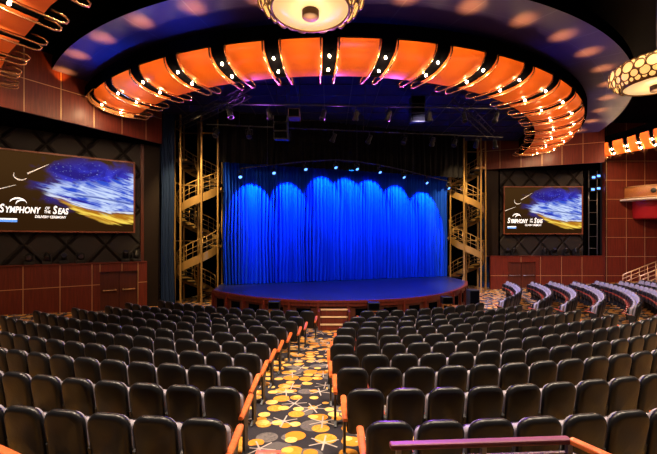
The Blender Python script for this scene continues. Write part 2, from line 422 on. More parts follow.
LA = Vector((-13.77, 15.93)); LB = Vector((-9.21, 19.29)); LU = (LB - LA).normalized(); LN = Vector((LU.y, -LU.x))
def LWp(s, z, off=0.0): return (LA.x + LU.x * s + LN.x * off, LA.y + LU.y * s + LN.y * off, z)
def ls(px, A=LA, B=LB):
    """distance along a wall line at which the sight line px meets it"""
    m = (px - 328.5) / 380.0; d = (B - A)
    t = (m * A.y - A.x) / (d.x - m * d.y)
    return t * d.length
wl = struct('wall_left', LWp(0, -0.5))
def build_left_wall():
    Lend = ls(160); s0 = -6.0
    mb = MB()
    doorA, doorB, dz = ls(100), ls(138), 1.42
    # dado, in three runs round the door, with the ledge on top
    for a, b, zz0, zz1 in ((s0, doorA, -.5, 1.82), (doorB, ls(147), -.5, 1.82), (doorA, doorB, dz, 1.82)):
        vs = [(ls(p) - a) / (b - a) for p in (23, 60, 92, 122) if a < ls(p) < b] + [(-ls(60) + 2 * ls(23) - a) / (b - a) if a < -1 else 0.0]
        panel_slab(mb, LWp(a, 0)[:2], LWp(b, 0)[:2], zz0, zz1, vs, [0.83] if zz0 < 0 else [])
    A = LWp(s0, 0); B = LWp(ls(147), 0)
    mb.bar(LWp(s0, 1.845, -.2), LWp(ls(147), 1.845, -.2), 0.5, 0.05, 0)
    mb.build('wall_panelling', [M['mahogany'], M['brass']], wl)
    # quilted upper wall, set back behind the ledge
    q = MB(); a, b = s0, ls(145)
    q.grid([[LWp(a, 1.8, -.42), LWp(b, 1.8, -.42)], [LWp(a, 8.2, -.42), LWp(b, 8.2, -.42)]], 0, False, [[(a, 1.8), (b, 1.8)], [(a, 8.2), (b, 8.2)]])
    q.build('quilted_panel', M['quilt'], wl)
    e = MB(); e.bar(LWp(ls(143.5), 1.8, -.36), LWp(ls(143.5), 7.9, -.36), 0.10, 0.14, 0, (LU.x, LU.y, 0))
    e.build('edge_trim', M['mahogany_dark'], wl)
    s = MB(); s.grid([[LWp(ls(145), -.5, -.3), LWp(ls(161), -.5, -.3)], [LWp(ls(145), 9, -.3), LWp(ls(161), 9, -.3)]], 0, False)
    s.build('dark_side_panel', M['darkwall'], wl)
    # projecting fascia above
    FA, FB = Vector((-11.98, 13.86)), Vector((-8.49, 19.36)); fu = (FB - FA).normalized(); FA2 = FA - fu * 5.0; L = (FB - FA2).length
    f = MB(); vs = [(5.0 + ls(p, FA, FB)) / L for p in (-20, 24, 61, 94, 122, 146)]
    panel_slab(f, FA2, FB, 7.85, 10.4, vs, [9.12])
    f.add([(FA2.x, FA2.y, 7.86), (FB.x, FB.y, 7.86), LWp(ls(162), 7.86, -.5), LWp(s0, 7.86, -.5)], [(0, 1, 2, 3)], 2)
    f.build('fascia_panelling', [M['mahogany'], M['brass'], M['blackmatt']], wl)
    # recessed door with push bars
    d = struct('door_1', LWp((doorA + doorB) / 2, -.5)); m = MB()
    c = (LWp(doorA, 0, -.1), LWp(doorB, 0, -.1))
    m.bar(LWp(doorA, .46, -.14), LWp(doorB, .46, -.14), .05, 1.92, 0)
    mid = (doorA + doorB) / 2
    m.bar(LWp(mid, -.5, -.11), LWp(mid, 1.42, -.11), .012, .012, 1)
    m.build('door_leaf', [M['mahogany_dark'], M['blackmatt']], d)
    for k in (0, 1):
        h = MB(); sa = doorA + .12 + k * (mid - doorA); sb = sa + (mid - doorA) - .24
        h.tube([LWp(sa, .52, -.02), LWp(sb, .52, -.02)], .022, 8)
        for q in (sa + .05, sb - .05): h.bar(LWp(q, .52, -.10), LWp(q, .52, -.02), .05, .07)
        h.build('push_bar', M['brass'], d)
build_left_wall()

RY = 26.45
wr = struct('wall_right', (14.0, RY, -.5))
def rx(px, y=RY): return (px - 328.5) / 380.0 * y
def build_right_wall():
    x0, x1 = rx(490), rx(605)
    da, db = rx(508), rx(536)
    mb = MB()
    for a, b, z0, z1 in ((x0, da, -.5, 1.78), (db, x1 + .6, -.5, 1.78), (da, db, 1.38, 1.78)):
        vs = [(rx(p) - a) / (b - a) for p in (521, 540.5, 561.5, 582) if a < rx(p) < b]
        panel_slab(mb, (a, RY), (b, RY), z0, z1, vs, [0.45] if z0 < 0 else [])
    mb.box(((x0 + x1) / 2, RY + .2, 1.80), (x1 - x0 + .6, .46, .05), 0, 0)
    mb.build('wall_panelling', [M['mahogany'], M['brass']], wr)
    q = MB(); a, b = rx(500, RY + .4), rx(583, RY + .4)
    q.grid([[(a, RY + .4, 1.7), (b, RY + .4, 1.7)], [(a, RY + .4, 8.6), (b, RY + .4, 8.6)]], 0, False, [[(a - .3, 1.7), (b - .3, 1.7)], [(a - .3, 8.6), (b - .3, 8.6)]])
    q.build('quilted_panel', M['quilt'], wr)
    s = MB(); s.box((rx(494), RY + .35, 4.9), (rx(500) - rx(488), .2, 6.3)); s.build('dark_side_panel', M['darkwall'], wr)
    # black alcove beside the screen
    al = MB(); al.box(((rx(583) + rx(612)) / 2, RY + 1.2, 4.5), (rx(612) - rx(583), .1, 8.0))
    al.box((rx(583, RY + .5), RY + .8, 4.5), (.1, .9, 8)); al.build('alcove_lining', M['blackmatt'], wr)
    # fascia
    FA, FB = Vector((10.4, 26.75)), Vector((17.42, 23.97)); L = (FB - FA).length
    f = MB(); vs = [ls(p, FA, FB) / L for p in (500, 521, 542, 562, 583)]
    panel_slab(f, FA, FB, 7.85, 10.4, vs, [9.12])
    f.add([(FA.x, FA.y, 7.86), (FB.x, FB.y, 7.86), (FB.x + 1, RY + 1.2, 7.86), (FA.x, RY + 1.2, 7.86)], [(0, 1, 2, 3)], 2)
    f.build('fascia_panelling', [M['mahogany'], M['brass'], M['blackmatt']], wr)
    # pier at the far right
    PY = 26.2; p = MB(); xa = (605.5 - 328.5) / 380 * PY
    px = lambda q: (q - 328.5) / 380 * PY
    hs = [1.79 + 1.317 * k for k in range(-1, 7)]
    vsx = [606.5, 626.3, 644.8, 663.3, 682, 700.5, 719]
    E = px(760); panel_slab(p, (xa, PY), (E, PY), -.5, 11.0, [(px(q) - xa) / (E - xa) for q in vsx], hs)
    panel_slab(p, (xa + .12, PY + .5), (xa, PY), -.5, 11.0, [], [], nrm=(-1, 0))
    p.build('pier_panelling', [M['mahogany'], M['brass']], wr)
    d = struct('door_2', ((da + db) / 2, RY, -.5)); m = MB()
    m.box(((da + db) / 2, RY + .1, .44), (db - da, .05, 1.88), 0, 0)
    m.box(((da + db) / 2, RY + .072, .44), (.012, .012, 1.88), 0, 1)
    m.build('door_leaf', [M['mahogany_dark'], M['blackmatt']], d)
    mid = (da + db) / 2
    for a, b in ((da + .1, mid - .1), (mid + .1, db - .1)):
        h = MB(); h.tube([(a, RY - .02, .46), (b, RY - .02, .46)], .022, 8)
        for q in (a + .05, b - .05): h.box((q, RY + .03, .46), (.06, .1, .06))
        h.build('push_bar', M['greymetal'], d)
build_right_wall()

wb = struct('wall_back', (1, 28.6, -.5))
m = MB(); m.add([(-12, 28.6, -.6), (19, 28.6, -.6), (19, 28.6, 12), (-12, 28.6, 12)], [(0, 1, 2, 3)]); m.build('black_wall_face', M['blackmatt'], wb)
m = MB(); m.add([(-9.0, 20.3, -.6), (-6.8, 28.6, -.6), (-6.8, 28.6, 12), (-9.0, 20.3, 12)], [(0, 1, 2, 3)]); m.build('black_side_face', M['blackmatt'], wb)

# ------------------------------------------------------------------ screens
def text(body, size, x0, x1, y, z, parent, name, mat, shear=0.15, off=0.0):
    """lettering as a mesh, fitted between x0 and x1; body = [(string, relative size, baseline shift)]"""
    mb_v, mb_f = [], []; cur = 0.0
    for st_, rel, up in body:
        c = bpy.data.curves.new('lettering', 'FONT'); c.body = st_; c.size = size * rel; c.shear = shear; c.offset = off; c.resolution_u = 3
        o = bpy.data.objects.new('lettering', c); COL.objects.link(o)
        dg = bpy.context.evaluated_depsgraph_get(); me = bpy.data.meshes.new_from_object(o.evaluated_get(dg))
        xs = [v.co.x for v in me.vertices]; lo, hi = min(xs), max(xs); b = len(mb_v)
        mb_v += [(v.co.x - lo + cur, v.co.y + up * size, z) for v in me.vertices]; mb_f += [[b + i for i in p.vertices] for p in me.polygons]
        cur += hi - lo + size * .07
        bpy.data.objects.remove(o); bpy.data.curves.remove(c); bpy.data.meshes.remove(me)
    k = (x1 - x0) / (cur - size * .07)
    mb = MB(); mb.add([(x0 + p[0] * k, y + p[1], p[2]) for p in mb_v], mb_f)
    return mb.build(name, mat, parent)
def build_screen(name, label, origin, ux, n, W, H):
    """origin: lower left corner in world; ux: unit vector along the width; n: towards the house"""
    e = bpy.data.objects.new(name, None); COL.objects.link(e); tag(e, label, 'projection screen', 'big screens')
    R = Matrix((Vector((ux[0], ux[1], 0)), Vector((0, 0, 1)), Vector((n[0], n[1], 0)))).transposed().to_4x4()
    e.matrix_world = Matrix.Translation(Vector(origin)) @ R
    s = MB(); s.add([(0, 0, .03), (W, 0, .03), (W, H, .03), (0, H, .03)], [(0, 1, 2, 3)], 0, False, [[(0, 0), (1, 0), (1, 1), (0, 1)]])
    sc = s.build('screen_surface', M['screen'], e)
    f = MB(); t = .07
    for c, sz in (((W / 2, -t / 2, .03), (W + 2 * t, t, .1)), ((W / 2, H + t / 2, .03), (W + 2 * t, t, .1)), ((-t / 2, H / 2, .03), (t, H, .1)), ((W + t / 2, H / 2, .03), (t, H, .1))): f.box(c, sz)
    f.box((W / 2, H / 2, 0), (W, H, .03))
    f.build('screen_frame', M['frame'], e)
    k = W / 5.3; z = .036; y0 = H * .275
    y0 = H * .225
    text([('S', 1, 0), ('YMPHONY', .74, 0)], .50 * k, W * .04, W * .305, y0, z, sc, 'title_lettering', M['letter'], .18, .012 * k)
    text([('OF', 1, 0)], .17 * k, W * .332, W * .365, y0 + .18 * k, z, sc, 'title_lettering', M['letter'], .15, .004 * k)
    text([('THE', 1, 0)], .17 * k, W * .326, W * .370, y0 + .02 * k, z, sc, 'title_lettering', M['letter'], .15, .004 * k)
    text([('S', 1, 0), ('EAS', .74, 0)], .50 * k, W * .385, W * .495, y0, z, sc, 'title_lettering', M['letter'], .18, .012 * k)
    text([('DELIVERY CEREMONY', 1, 0)], .15 * k, W * .265, W * .480, y0 - .20 * k, z, sc, 'caption_lettering', M['letter'], .1, .004 * k)
    # thin emblem strokes over the title and at the upper left
    d = MB()
    def arc(cx, cy, rx_, ry_, a0, a1, w0, w1, nn=18):
        top, bot = [], []
        for i in range(nn + 1):
            a = math.radians(a0 + (a1 - a0) * i / nn); w = (w0 + (w1 - w0) * i / nn) * math.sin(PI * (i + .6) / (nn + 1.2))
            top.append((cx + (rx_ + w) * math.cos(a), cy + (ry_ + w) * math.sin(a), z)); bot.append((cx + (rx_ - w) * math.cos(a), cy + (ry_ - w) * math.sin(a), z))
        d.grid([top, bot], 0, False)
    arc(.83 * k, y0 + .36 * k, .30 * k, .26 * k, 160, 10, .05 * k, .02 * k)
    arc(.95 * k, y0 + .34 * k, .20 * k, .20 * k, 175, 60, .03 * k, .03 * k)
    d.build('title_emblem', M['letter'], sc)
    d = MB()
    arc(.92 * k, H * .70, .24 * k, .20 * k, 150, 330, .025 * k, .03 * k)
    d.add([(1.15 * k, H * .72, z), (1.9 * k, H * .87, z), (1.9 * k, H * .875, z), (1.13 * k, H * .735, z)], [(0, 1, 2, 3)])
    d.add([(.02 * k, H * .48, z), (.75 * k, H * .57, z), (.75 * k, H * .575, z), (.02 * k, H * .495, z)], [(0, 1, 2, 3)])
    d.build('crest_strokes', M['letterdim'], sc)
    d = MB(); d.add([(.2 * k, H * .105, z), (.8 * k, H * .105, z), (.8 * k, H * .135, z), (.2 * k, H * .135, z)], [(0, 1, 2, 3)], 0)
    d.add([(.2 * k, H * .135, z), (.8 * k, H * .135, z), (.8 * k, H * .152, z), (.2 * k, H * .152, z)], [(0, 1, 2, 3)], 1)
    d.build('sponsor_bar', [M['letterblue'], M['letter']], sc)
    return e
sL, sR_ = ls(-8.0), ls(134.0)
build_screen('projection_screen', 'wide lit screen with gold-wave picture, on the wall beside the left block of seats', LWp(sL, 3.37, -.20), (LU.x, LU.y), (LN.x, LN.y), sR_ - sL, 3.42)
xa, xb = rx(504.3, RY + .2), rx(581.3, RY + .2)
build_screen('projection_screen', 'smaller lit screen with gold-wave picture, on the wall beyond the stage and far seats', (xa, RY + .2, 3.40), (1, 0), (0, -1), xb - xa, 3.22)

# ------------------------------------------------------------------ stage
SH = 0.52
front_px = [(213, 290.5), (228, 293.2), (250, 296.3), (275, 298.7), (300, 300.2), (320, 300.7), (340, 300.7), (365, 300.4), (390, 299.4), (410, 298.0), (430, 295.6), (445, 293), (456, 290), (463, 287), (466.5, 284), (466.5, 281)]
def spt(p):
    d = 2.48 * 520 / (p[1] - 239.0); return Vector(((p[0] - 328.5) * d / 520, d * K))
raw = [spt(p) for p in front_px]
# even, smooth curve through the measured edge
def resample(pts, n):
    dense = []
    for i in range(len(pts) - 1):
        p0 = pts[max(i - 1, 0)]; p1 = pts[i]; p2 = pts[i + 1]; p3 = pts[min(i + 2, len(pts) - 1)]
        for j in range(12):
            t = j / 12.0
            dense.append(0.5 * ((2 * p1) + (p2 - p0) * t + (2 * p0 - 5 * p1 + 4 * p2 - p3) * t * t + (3 * p1 - p0 - 3 * p2 + p3) * t ** 3))
    dense.append(pts[-1]); acc = [0.0]
    for i in range(1, len(dense)): acc.append(acc[-1] + (dense[i] - dense[i - 1]).length)
    out = []; j = 0
    for k in range(n + 1):
        s = acc[-1] * k / n
        while j < len(acc) - 2 and acc[j + 1] < s: j += 1
        f = (s - acc[j]) / max(acc[j + 1] - acc[j], 1e-9); out.append(dense[j].lerp(dense[j + 1], f))
    return out
EDGE = resample(raw, 60)
back = [Vector((7.9, 25.2)), Vector((7.7, 27.5)), Vector((-5.6, 27.5)), Vector((-5.9, 20.6))]
def offset(poly, d):
    out = []
    for i, p in enumerate(poly):
        t = (poly[min(i + 1, len(poly) - 1)] - poly[max(i - 1, 0)]).normalized(); out.append(p + Vector((t.y, -t.x)) * d)
    return out
stg = thing('stage', 'curved thrust stage with a blue-lit deck and dark wood front', 'stage', (1, 20, -.5), world=True)
m = MB(); m.prism([(p.x, p.y) for p in EDGE + back], SH - .05, SH); m.build('stage_deck', M['stagefloor'], stg)
m = MB(); o1 = offset(EDGE, .05); o2 = offset(EDGE, -.10)
for (a, b, z0, z1) in ((o1, o2, SH - .09, SH + .012),):
    r = [[(p.x, p.y, z0) for p in b], [(p.x, p.y, z0) for p in a], [(p.x, p.y, z1) for p in a], [(p.x, p.y, z1) for p in b]]
    m.grid(r, 0, False)
m.build('stage_edge_trim', M['mahogany'], stg)
m = MB(); inn = offset(EDGE, -.06)
m.grid([[(p.x, p.y, -.55) for p in inn], [(p.x, p.y, SH - .06) for p in inn]], 0, False)
pr = offset(EDGE, -.02)
for i in range(0, 60, 1):                                    # rails, pilasters and dark insets along the front
    a, b = pr[i], pr[i + 1]
    for z, h in ((SH - .16, .14), (-.42, .16)): m.bar((a.x, a.y, z), (b.x, b.y, z), .06, h, 1)
    if i % 4 == 0: m.bar((a.x, a.y, -.5), (a.x, a.y, SH - .1), .16, .09, 1, (b - a).to_3d())
m.build('stage_front', [M['mahogany_dark'], M['mahogany']], stg)
gr = offset(EDGE, -.045)
for i in range(1, 60, 4):
    m = MB()
    for a, b in ((gr[i], gr[i + 1]), (gr[i + 1], gr[i + 2])): m.bar((a.x, a.y, -.04), (b.x, b.y, -.04), .02, .46)
    m.build('front_grille', M['blackmatt'], stg)

# steps up to the stage
sx_, sy_ = 0.22, 15.24
st = thing('stage_steps', 'short wooden steps with pale nosings up to the stage at the aisle end', 'steps', (sx_, sy_ - .4, -.5), world=True)
for k in range(4):
    m = MB(); zt = -.25 + .25 * k - .02; yf = sy_ - .72 + .19 * k
    if k == 3: break
    m.box((sx_, (yf + sy_ - .02) / 2, (zt - .5) / 2), (1.06, sy_ - .02 - yf, zt + .5), 0, 0)
    s1 = m.build('step', M['mahogany'], st)
    n = MB(); n.box((sx_, yf - .002, zt), (1.06, .05, .05)); n.build('step_nosing', M['nosing'], s1)
for k in (-1, 1):
    m = MB(); m.box((sx_ + k * .58, sy_ - .4, -.14), (.07, .7, .72)); m.build('stringer', M['mahogany'], st)

# dark speaker boxes along the stage lip
for i, (px, py) in enumerate(((275.5, 299.2), (372.6, 300.2), (440, 294.2))):
    p = spt((px, py)); p = p + Vector((0, -.34)) + (Vector((.12, -.22)) if i == 2 else Vector((0, 0)))
    t = thing('footlight_box', ['black footlight box on a stand at the stage front, beside the left seats', 'black footlight box at the stage front, just past the steps', 'black footlight box where the stage curves toward the far stair tower'][i], 'speaker', (p.x, p.y, -.5), 0, 'boxes along the stage front')
    m = MB(); m.box((0, 0, .85), (.46, .36, .30)); m.build('cabinet', M['blackmetal'], t, bevel=.02)
    m = MB(); m.box((0, -.185, .85), (.40, .012, .23)); m.build('grille', M['blackmatt'], t)
    m = MB()
    for a in (-.18, .18):
        m.box((a, 0, .34), (.05, .24, .68)); 
    m.box((0, 0, .66), (.42, .3, .03)); m.build('stand', M['boxwood'], t)
p = at(470.5, 300, 26.2)
t = thing('floor_speaker', 'tall black speaker cabinet standing beside the far corner of the stage', 'speaker', (p.x, p.y - .3, -.5))
m = MB(); m.box((0, 0, .50), (.50, .5, 1.0)); m.build('cabinet', M['blackmetal'], t, bevel=.025)
m = MB(); m.box((0, -.256, .5), (.43, .012, .9)); m.build('grille', M['blackmatt'], t)
p = at(456.5, 300, 23.6)
t = thing('wooden_step_box', 'small wooden step box on the carpet by the far end of the stage', 'step', (p.x, p.y, -.5))
m = MB(); m.box((0, 0, .21), (.72, .5, .42)); m.build('box_body', M['mahogany'], t)
m = MB(); m.box((0, 0, .435), (.76, .54, .03)); m.build('tread', M['boxwood'], t)

# ------------------------------------------------------------------ curtains
def drape(name, mat, P0, P1, z0, z1, nf, amp, label=None, cat=None, group=None, seed=1, gather=0.0, parent=None):
    rnd = random.Random(seed); P0, P1 = Vector(P0), Vector(P1); d = P1 - P0; L = d.length; u = d / L; n = Vector((u.y, -u.x))
    pos = [0.0]
    for _ in range(nf): pos.append(pos[-1] + rnd.uniform(.5, 1.5))
    pos = [p / pos[-1] for p in pos]; A = [rnd.uniform(.45, 1.0) * amp for _ in pos]
    cols = []
    for i in range(nf):
        for j in range(10):
            t = j / 10.0; s = pos[i] + (pos[i + 1] - pos[i]) * t
            w = A[i] * (1 - t) + A[i + 1] * t
            cols.append((s * L, w * math.cos(2 * PI * t) + .25 * amp * math.sin(6 * PI * t + i)))
    zs = [z0, z0 + .25, z0 + (z1 - z0) * .3, z0 + (z1 - z0) * .6, z0 + (z1 - z0) * .85, z1]; rows = []
    for zi, z in enumerate(zs):
        k = 1.15 - .35 * zi / (len(zs) - 1)
        rows.append([(P0.x + u.x * (s + .04 * math.sin(z * 1.3 + s * 3)) + n.x * w * k, P0.y + u.y * (s + .04 * math.sin(z * 1.3 + s * 3)) + n.y * w * k, z) for s, w in cols])
    mb = MB(); mb.grid(rows, 0, True)
    o = mb.build(name, mat, parent)
    if label: tag(o, label, cat, group)
    return o
CL, CR = Vector((-5.62, 20.27)), Vector((7.75, 25.07)); CU = (CR - CL).normalized(); CN = Vector((CU.y, -CU.x))
def cw(f, off, z): p = CL.lerp(CR, f) + CN * off; return Vector((p.x, p.y, z))
drape('stage_curtain', M['velvet'], CL, CR, SH + .04, 8.6, 78, .21, 'bright blue pleated stage curtain lit in scallops from above', 'curtain', seed=3)
a, b = cw(-.02, 1.0, 0), cw(1.04, 1.0, 0)
drape('curtain_border', M['blackdrape'], (a.x, a.y), (b.x, b.y), 6.9, 10.8, 40, .08, 'black border drape hanging above the blue curtain', 'curtain', seed=5)
p0, p1 = at(161, 200, 26.9), at(174.5, 200, 27.4)
drape('side_drape', M['legdrape'], (p0.x, p0.y), (p1.x, p1.y), -.47, 9.6, 5, .09, 'slate blue side drape between the big left screen wall and stair tower', 'curtain', 'side drapes', seed=8)
p0, p1 = at(478, 200, 37.6), at(490.5, 200, 37.4)
drape('side_drape', M['legdrape'], (p0.x, p0.y), (p1.x, p1.y), -.47, 9.6, 5, .09, 'slate blue side drape beside the far stair tower and smaller screen', 'curtain', 'side drapes', seed=9)
p0, p1 = at(224, 200, 27.2), at(229, 200, 28.1)
p0, p1 = Vector((19.3, RY + .9)) - Vector((1.55, 0)), Vector((19.3, RY + .9)) - Vector((.95, 0))
drape('side_drape', M['legdrape'], (p0.x, p0.y), (p1.x, p1.y), 1.9, 7.8, 5, .08, 'slate blue drape in the dark alcove beside the smaller screen', 'curtain', 'side drapes', seed=10)

# ------------------------------------------------------------------ stair towers
def build_tower(label, cx, cy, mirror, z0=-.5, dz=0.0):
    t = thing('spiral_stair_tower', label, 'spiral staircase', (cx, cy, z0), 0, 'spiral stair towers')
    s = -1 if mirror else 1
    R = 1.12; top = 10.4 - z0
    for ax, ay in ((-1.18, -.35), (-.55, -1.15), (.55, -1.15), (1.18, -.35), (1.1, .75), (-1.1, .75)):
        m = MB(); m.box((s * ax, ay, top / 2), (.08, .08, top)); m.build('post', M['goldpaint'], t)
    # helix: z = 1.6 m per half turn; at the outer left (angle pi) z = 1.6 + 3.2 n
    def hz(th): return (1.6 + 3.2 * (th - PI) / (2 * PI)) + dz - z0
    thA, thB = PI - PI + max(0, (-.1 - dz) / 1.6 * PI) + .05, PI + 2 * 2 * PI      # from the right side at z=0 round to the top
    def pt(th, r, dz): return (s * r * math.cos(th), r * math.sin(th), hz(th) + dz)
    n = 90; ths = [thA + (thB - thA) * i / n for i in range(n + 1)]
    for nm, r, hgt in (('outer_stringer', R, .44), ('inner_stringer', .22, .30)):
        m = MB(); m.grid([[pt(h, r - .02, -hgt * .7) for h in ths], [pt(h, r + .02, -hgt * .7) for h in ths], [pt(h, r + .02, hgt * .3) for h in ths], [pt(h, r - .02, hgt * .3) for h in ths], [pt(h, r - .02, -hgt * .7) for h in ths]], 0, False)
        m.build(nm, M['goldpaint'], t)
    m = MB(); ns = int((thB - thA) / (2 * PI) * 16)
    for i in range(ns):
        a0 = thA + (thB - thA) * i / ns; a1 = thA + (thB - thA) * (i + .92) / ns; z = hz(a0)
        pts = [(s * r * math.cos(a), r * math.sin(a)) for r, a in ((.2, a0), (R - .02, a0), (R - .02, (a0 + a1) / 2), (R - .02, a1), (.2, a1))]
        m.prism(pts, z - .03, z + .02)
    m.build('treads', M['blackmetal'], t)
    m = MB(); m.tube([pt(h, R, .95) for h in ths], .026, 6); m.tube([pt(h, R, .65) for h in ths], .014, 5); m.tube([pt(h, R, .40) for h in ths], .014, 5)
    m.build('handrail', M['goldpaint'], t)
    m = MB(); nb = 46
    for i in range(nb + 1):
        h = thA + (thB - thA) * i / nb; m.tube([pt(h, R, .05), pt(h, R, .95)], .014, 5)
    m.build('balusters', M['goldpaint'], t)
    m = MB(); m.tube([(0, 0, 0), (0, 0, top)], .07, 10); m.build('centre_column', M['goldpaint'], t)
    # landings
    for zz, sg in ((3.2, 1), (6.4, 1), (8.0, -1)):
        m = MB(); m.box((s * sg * .98, .45, zz + dz - z0 - .05), (.62, .95, .14)); m.build('landing', M['goldpaint'], t)
    for zz in (3.4, 6.6, 9.6):
        m = MB()
        P = [(s * ax, ay, zz) for ax, ay in ((-1.18, -.35), (-1.1, .75), (1.1, .75), (1.18, -.35))]
        for a, b in zip(P, P[1:]): m.bar(a, b, .06, .06)
        m.build('brace', M['goldpaint'], t)
    return t
pL = at(198.5, 200, 29.0); build_tower('gold spiral stair tower rising between the left screen wall and the stage', pL.x, pL.y, False, dz=-.55)
pR = at(466, 200, 35.4); build_tower('gold spiral stair tower beyond the far end of the stage, near smaller screen', pR.x, pR.y, True, dz=-.1)

# ------------------------------------------------------------------ ceiling and amber light canopies
ce = struct('ceiling', (0, 14, 9.8))
def ell(c, a, b, th): return Vector((c[0] + a * math.sin(th), c[1] - b * math.cos(th)))
RO = ((.23, 27.98), 14.95, 16.47); RI = ((.12, 27.75), 12.5, 15.15); CE = ((.58, 30.9), 17.5, 21.0)
def rad(d): return math.radians(d)
m = MB(); N_ = 96; rows = [[], []]; uvr = [[], []]
for i in range(N_ + 1):
    th = rad(-62 + 152 * i / N_)
    po = ell(*CE, rad(-60 + 147 * i / N_)); pi_ = ell((.2, 28), 13.6, 15.6, th)
    for r, (p, v) in enumerate(((pi_, 0), (po, 1.0))): rows[r].append((p.x, p.y, 9.8)); uvr[r].append((i / N_ * 20.0, v * 3.0))
rr = []; uu = []
for k in range(5):
    f = k / 4.0
    rr.append([tuple(Vector(a).lerp(Vector(b), f)) for a, b in zip(*rows)]); uu.append([(a[0], 3 * f) for a in uvr[0]])
m.grid(rr, 0, False, uu)
m.grid([[(p[0], p[1], 9.8) for p in rows[1]], [(p[0], p[1], 10.25) for p in rows[1]]], 1, False)
m.build('crescent_soffit', [M['ceil'], M['blackmatt']], ce)
m = MB(); m.add([(-26, -6, 11.3), (34, -6, 11.3), (34, 29, 11.3), (-26, 29, 11.3)], [(0, 1, 2, 3)]); m.build('upper_ceiling', M['ceildark'], ce)
m = MB(); n = 48
inner = [ell((.2, 28), 13.2, 15.3, rad(-80 + 160 * i / n)) for i in range(n + 1)]
m.add([(p.x, p.y, 9.55) for p in inner], [tuple(range(n + 1))])
for xx in [-11 + 1.2 * i for i in range(20)]:
    ya = 28 - 14.9 * math.sqrt(max(0, 1 - ((xx - .2) / 12.8) ** 2))
    if ya < 23.5: m.bar((xx, ya, 9.5), (xx, 24, 9.5), .03, .03, 1)
for yy in [13.6 + 1.2 * i for i in range(9)]:
    xh = 12.8 * math.sqrt(max(0, 1 - ((28 - yy) / 14.9) ** 2)); m.bar((.2 - xh, yy, 9.5), (.2 + xh, yy, 9.5), .03, .03, 1)
m.build('stage_ceiling_grid', [M['ceilmid'], M['blackmetal']], ce)

bulb_spots = []
def build_canopy(name, label, secs, gaps, zo, zi, group, closed_ends=True, ks=(5, 9)):
    """secs(t) -> (outer 2D, inner 2D); gaps: list of t where the dark slots with bulbs sit"""
    mid = secs((gaps[0] + gaps[-1]) / 2)[0]
    t = thing(name, label, 'ceiling light', (mid.x, mid.y, zi), 0, group, world=True)
    NS = 12
    def sec(tt, lift=0.0, ext=0.0):
        o, i = secs(tt); pts = []
        for k in range(NS + 1):
            a = (PI / 2) * k / NS; f = 1 - math.cos(a); z = zo - (zo - zi) * math.sin(a)
            p = o.lerp(i, f); pts.append(Vector((p.x, p.y, z - lift)))
        return pts
    def arc_pts(a, b, n): return [a + (b - a) * i / n for i in range(n + 1)]
    half = .5 * min(abs(gaps[i + 1] - gaps[i]) for i in range(len(gaps) - 1)) * .25
    # dark back frame: box above the panels
    m = MB(); tsx = arc_pts(gaps[0] - half * 3, gaps[-1] + half * 3, 72); r0, r1, r2, r3 = [], [], [], []
    fr = [[] for _ in range(4)]
    for tt in tsx:
        o, i = secs(tt); d = (o - i).normalized()
        fr[0].append((o.x + d.x * .12, o.y + d.y * .12, zo - .02)); fr[1].append((o.x + d.x * .12, o.y + d.y * .12, zo + .40))
        fr[2].append((i.x, i.y, zo + .40)); fr[3].append((i.x, i.y, zi + .02))
    m.grid(fr, 0, False)
    for g in gaps:
        cols = [sec(g + half * q, -.07) for q in (-1.3, -.65, 0, .65, 1.3)]
        m.grid([[tuple(c[k]) for c in cols] for k in range(NS + 1)], 0, True)
    m.build('canopy_frame', M['blackmatt'], t)
    for g0, g1 in zip(gaps, gaps[1:]):
        a, b = g0 + half, g1 - half; cols = [sec(x) for x in arc_pts(a, b, 6)]
        mb = MB(); mb.grid([[tuple(c[k]) for c in cols] for k in range(NS + 1)], 0, True)
        mb.build('fabric_panel', M['fabric'], t)
    for g in gaps:
        for sg in (-1, 1):
            tt = g + sg * half * 1.25
            o, i = secs(tt); dv = (i - o).normalized(); c = sec(tt, .07)
            e = c[-1]; tail = [e + Vector((dv.x * .32, dv.y * .32, -.02)), e + Vector((dv.x * .46, dv.y * .46, .02)), e + Vector((dv.x * .50, dv.y * .50, .11)), e + Vector((dv.x * .42, dv.y * .42, .18)), e + Vector((dv.x * .12, dv.y * .12, .20))]
            head = [c[0] + Vector((0, 0, .12))]
            mb = MB(); mb.tube(head + c + tail, .026, 6); mb.build('rod', M['copper'], t)
        c = sec(g, .03)
        for k in ks:
            mb = MB(); p = c[k]
            mb.lathe([(.001, -.042), (.03, -.028), (.042, 0), (.03, .028), (.015, .05), (.001, .055)], 10, tuple(p))
            mb.build('bulb', M['bulb'], t); bulb_spots.append((p, t.name))
    if closed_ends:
        for tt in (gaps[0] - half * 3, gaps[-1] + half * 3):
            c = sec(tt); o, i = secs(tt); mb = MB()
            mb.add([tuple(q) for q in c] + [(i.x, i.y, zo + .5), (o.x, o.y, zo + .5)], [tuple(range(len(c) + 2))])
            mb.build('end_cap', M['boxwood'], t)
    return t
ZO, ZI = EYE + 6.1, EYE + 5.4
def main_secs(d): return ell(*RO, rad(d)), ell(*RI, rad(d))
gaps = [-.7 + 6.95 * i for i in range(-6, 12)]
CANOPY = build_canopy('amber_light_canopy', 'long curved canopy of amber fabric panels and bulbs arching above the stage', main_secs, gaps, ZO, ZI, 'amber light canopies')
def poly_secs(A, B):
    A = [Vector(p) for p in A]; B = [Vector(p) for p in B]
    def f(t):
        t = max(-.5, min(len(A) - .5, t)); i = int(max(0, min(len(A) - 2, math.floor(t)))); q = t - i
        return A[i] + (A[i + 1] - A[i]) * q, B[i] + (B[i + 1] - B[i]) * q
    return f
SH2 = (-.22, -.17)
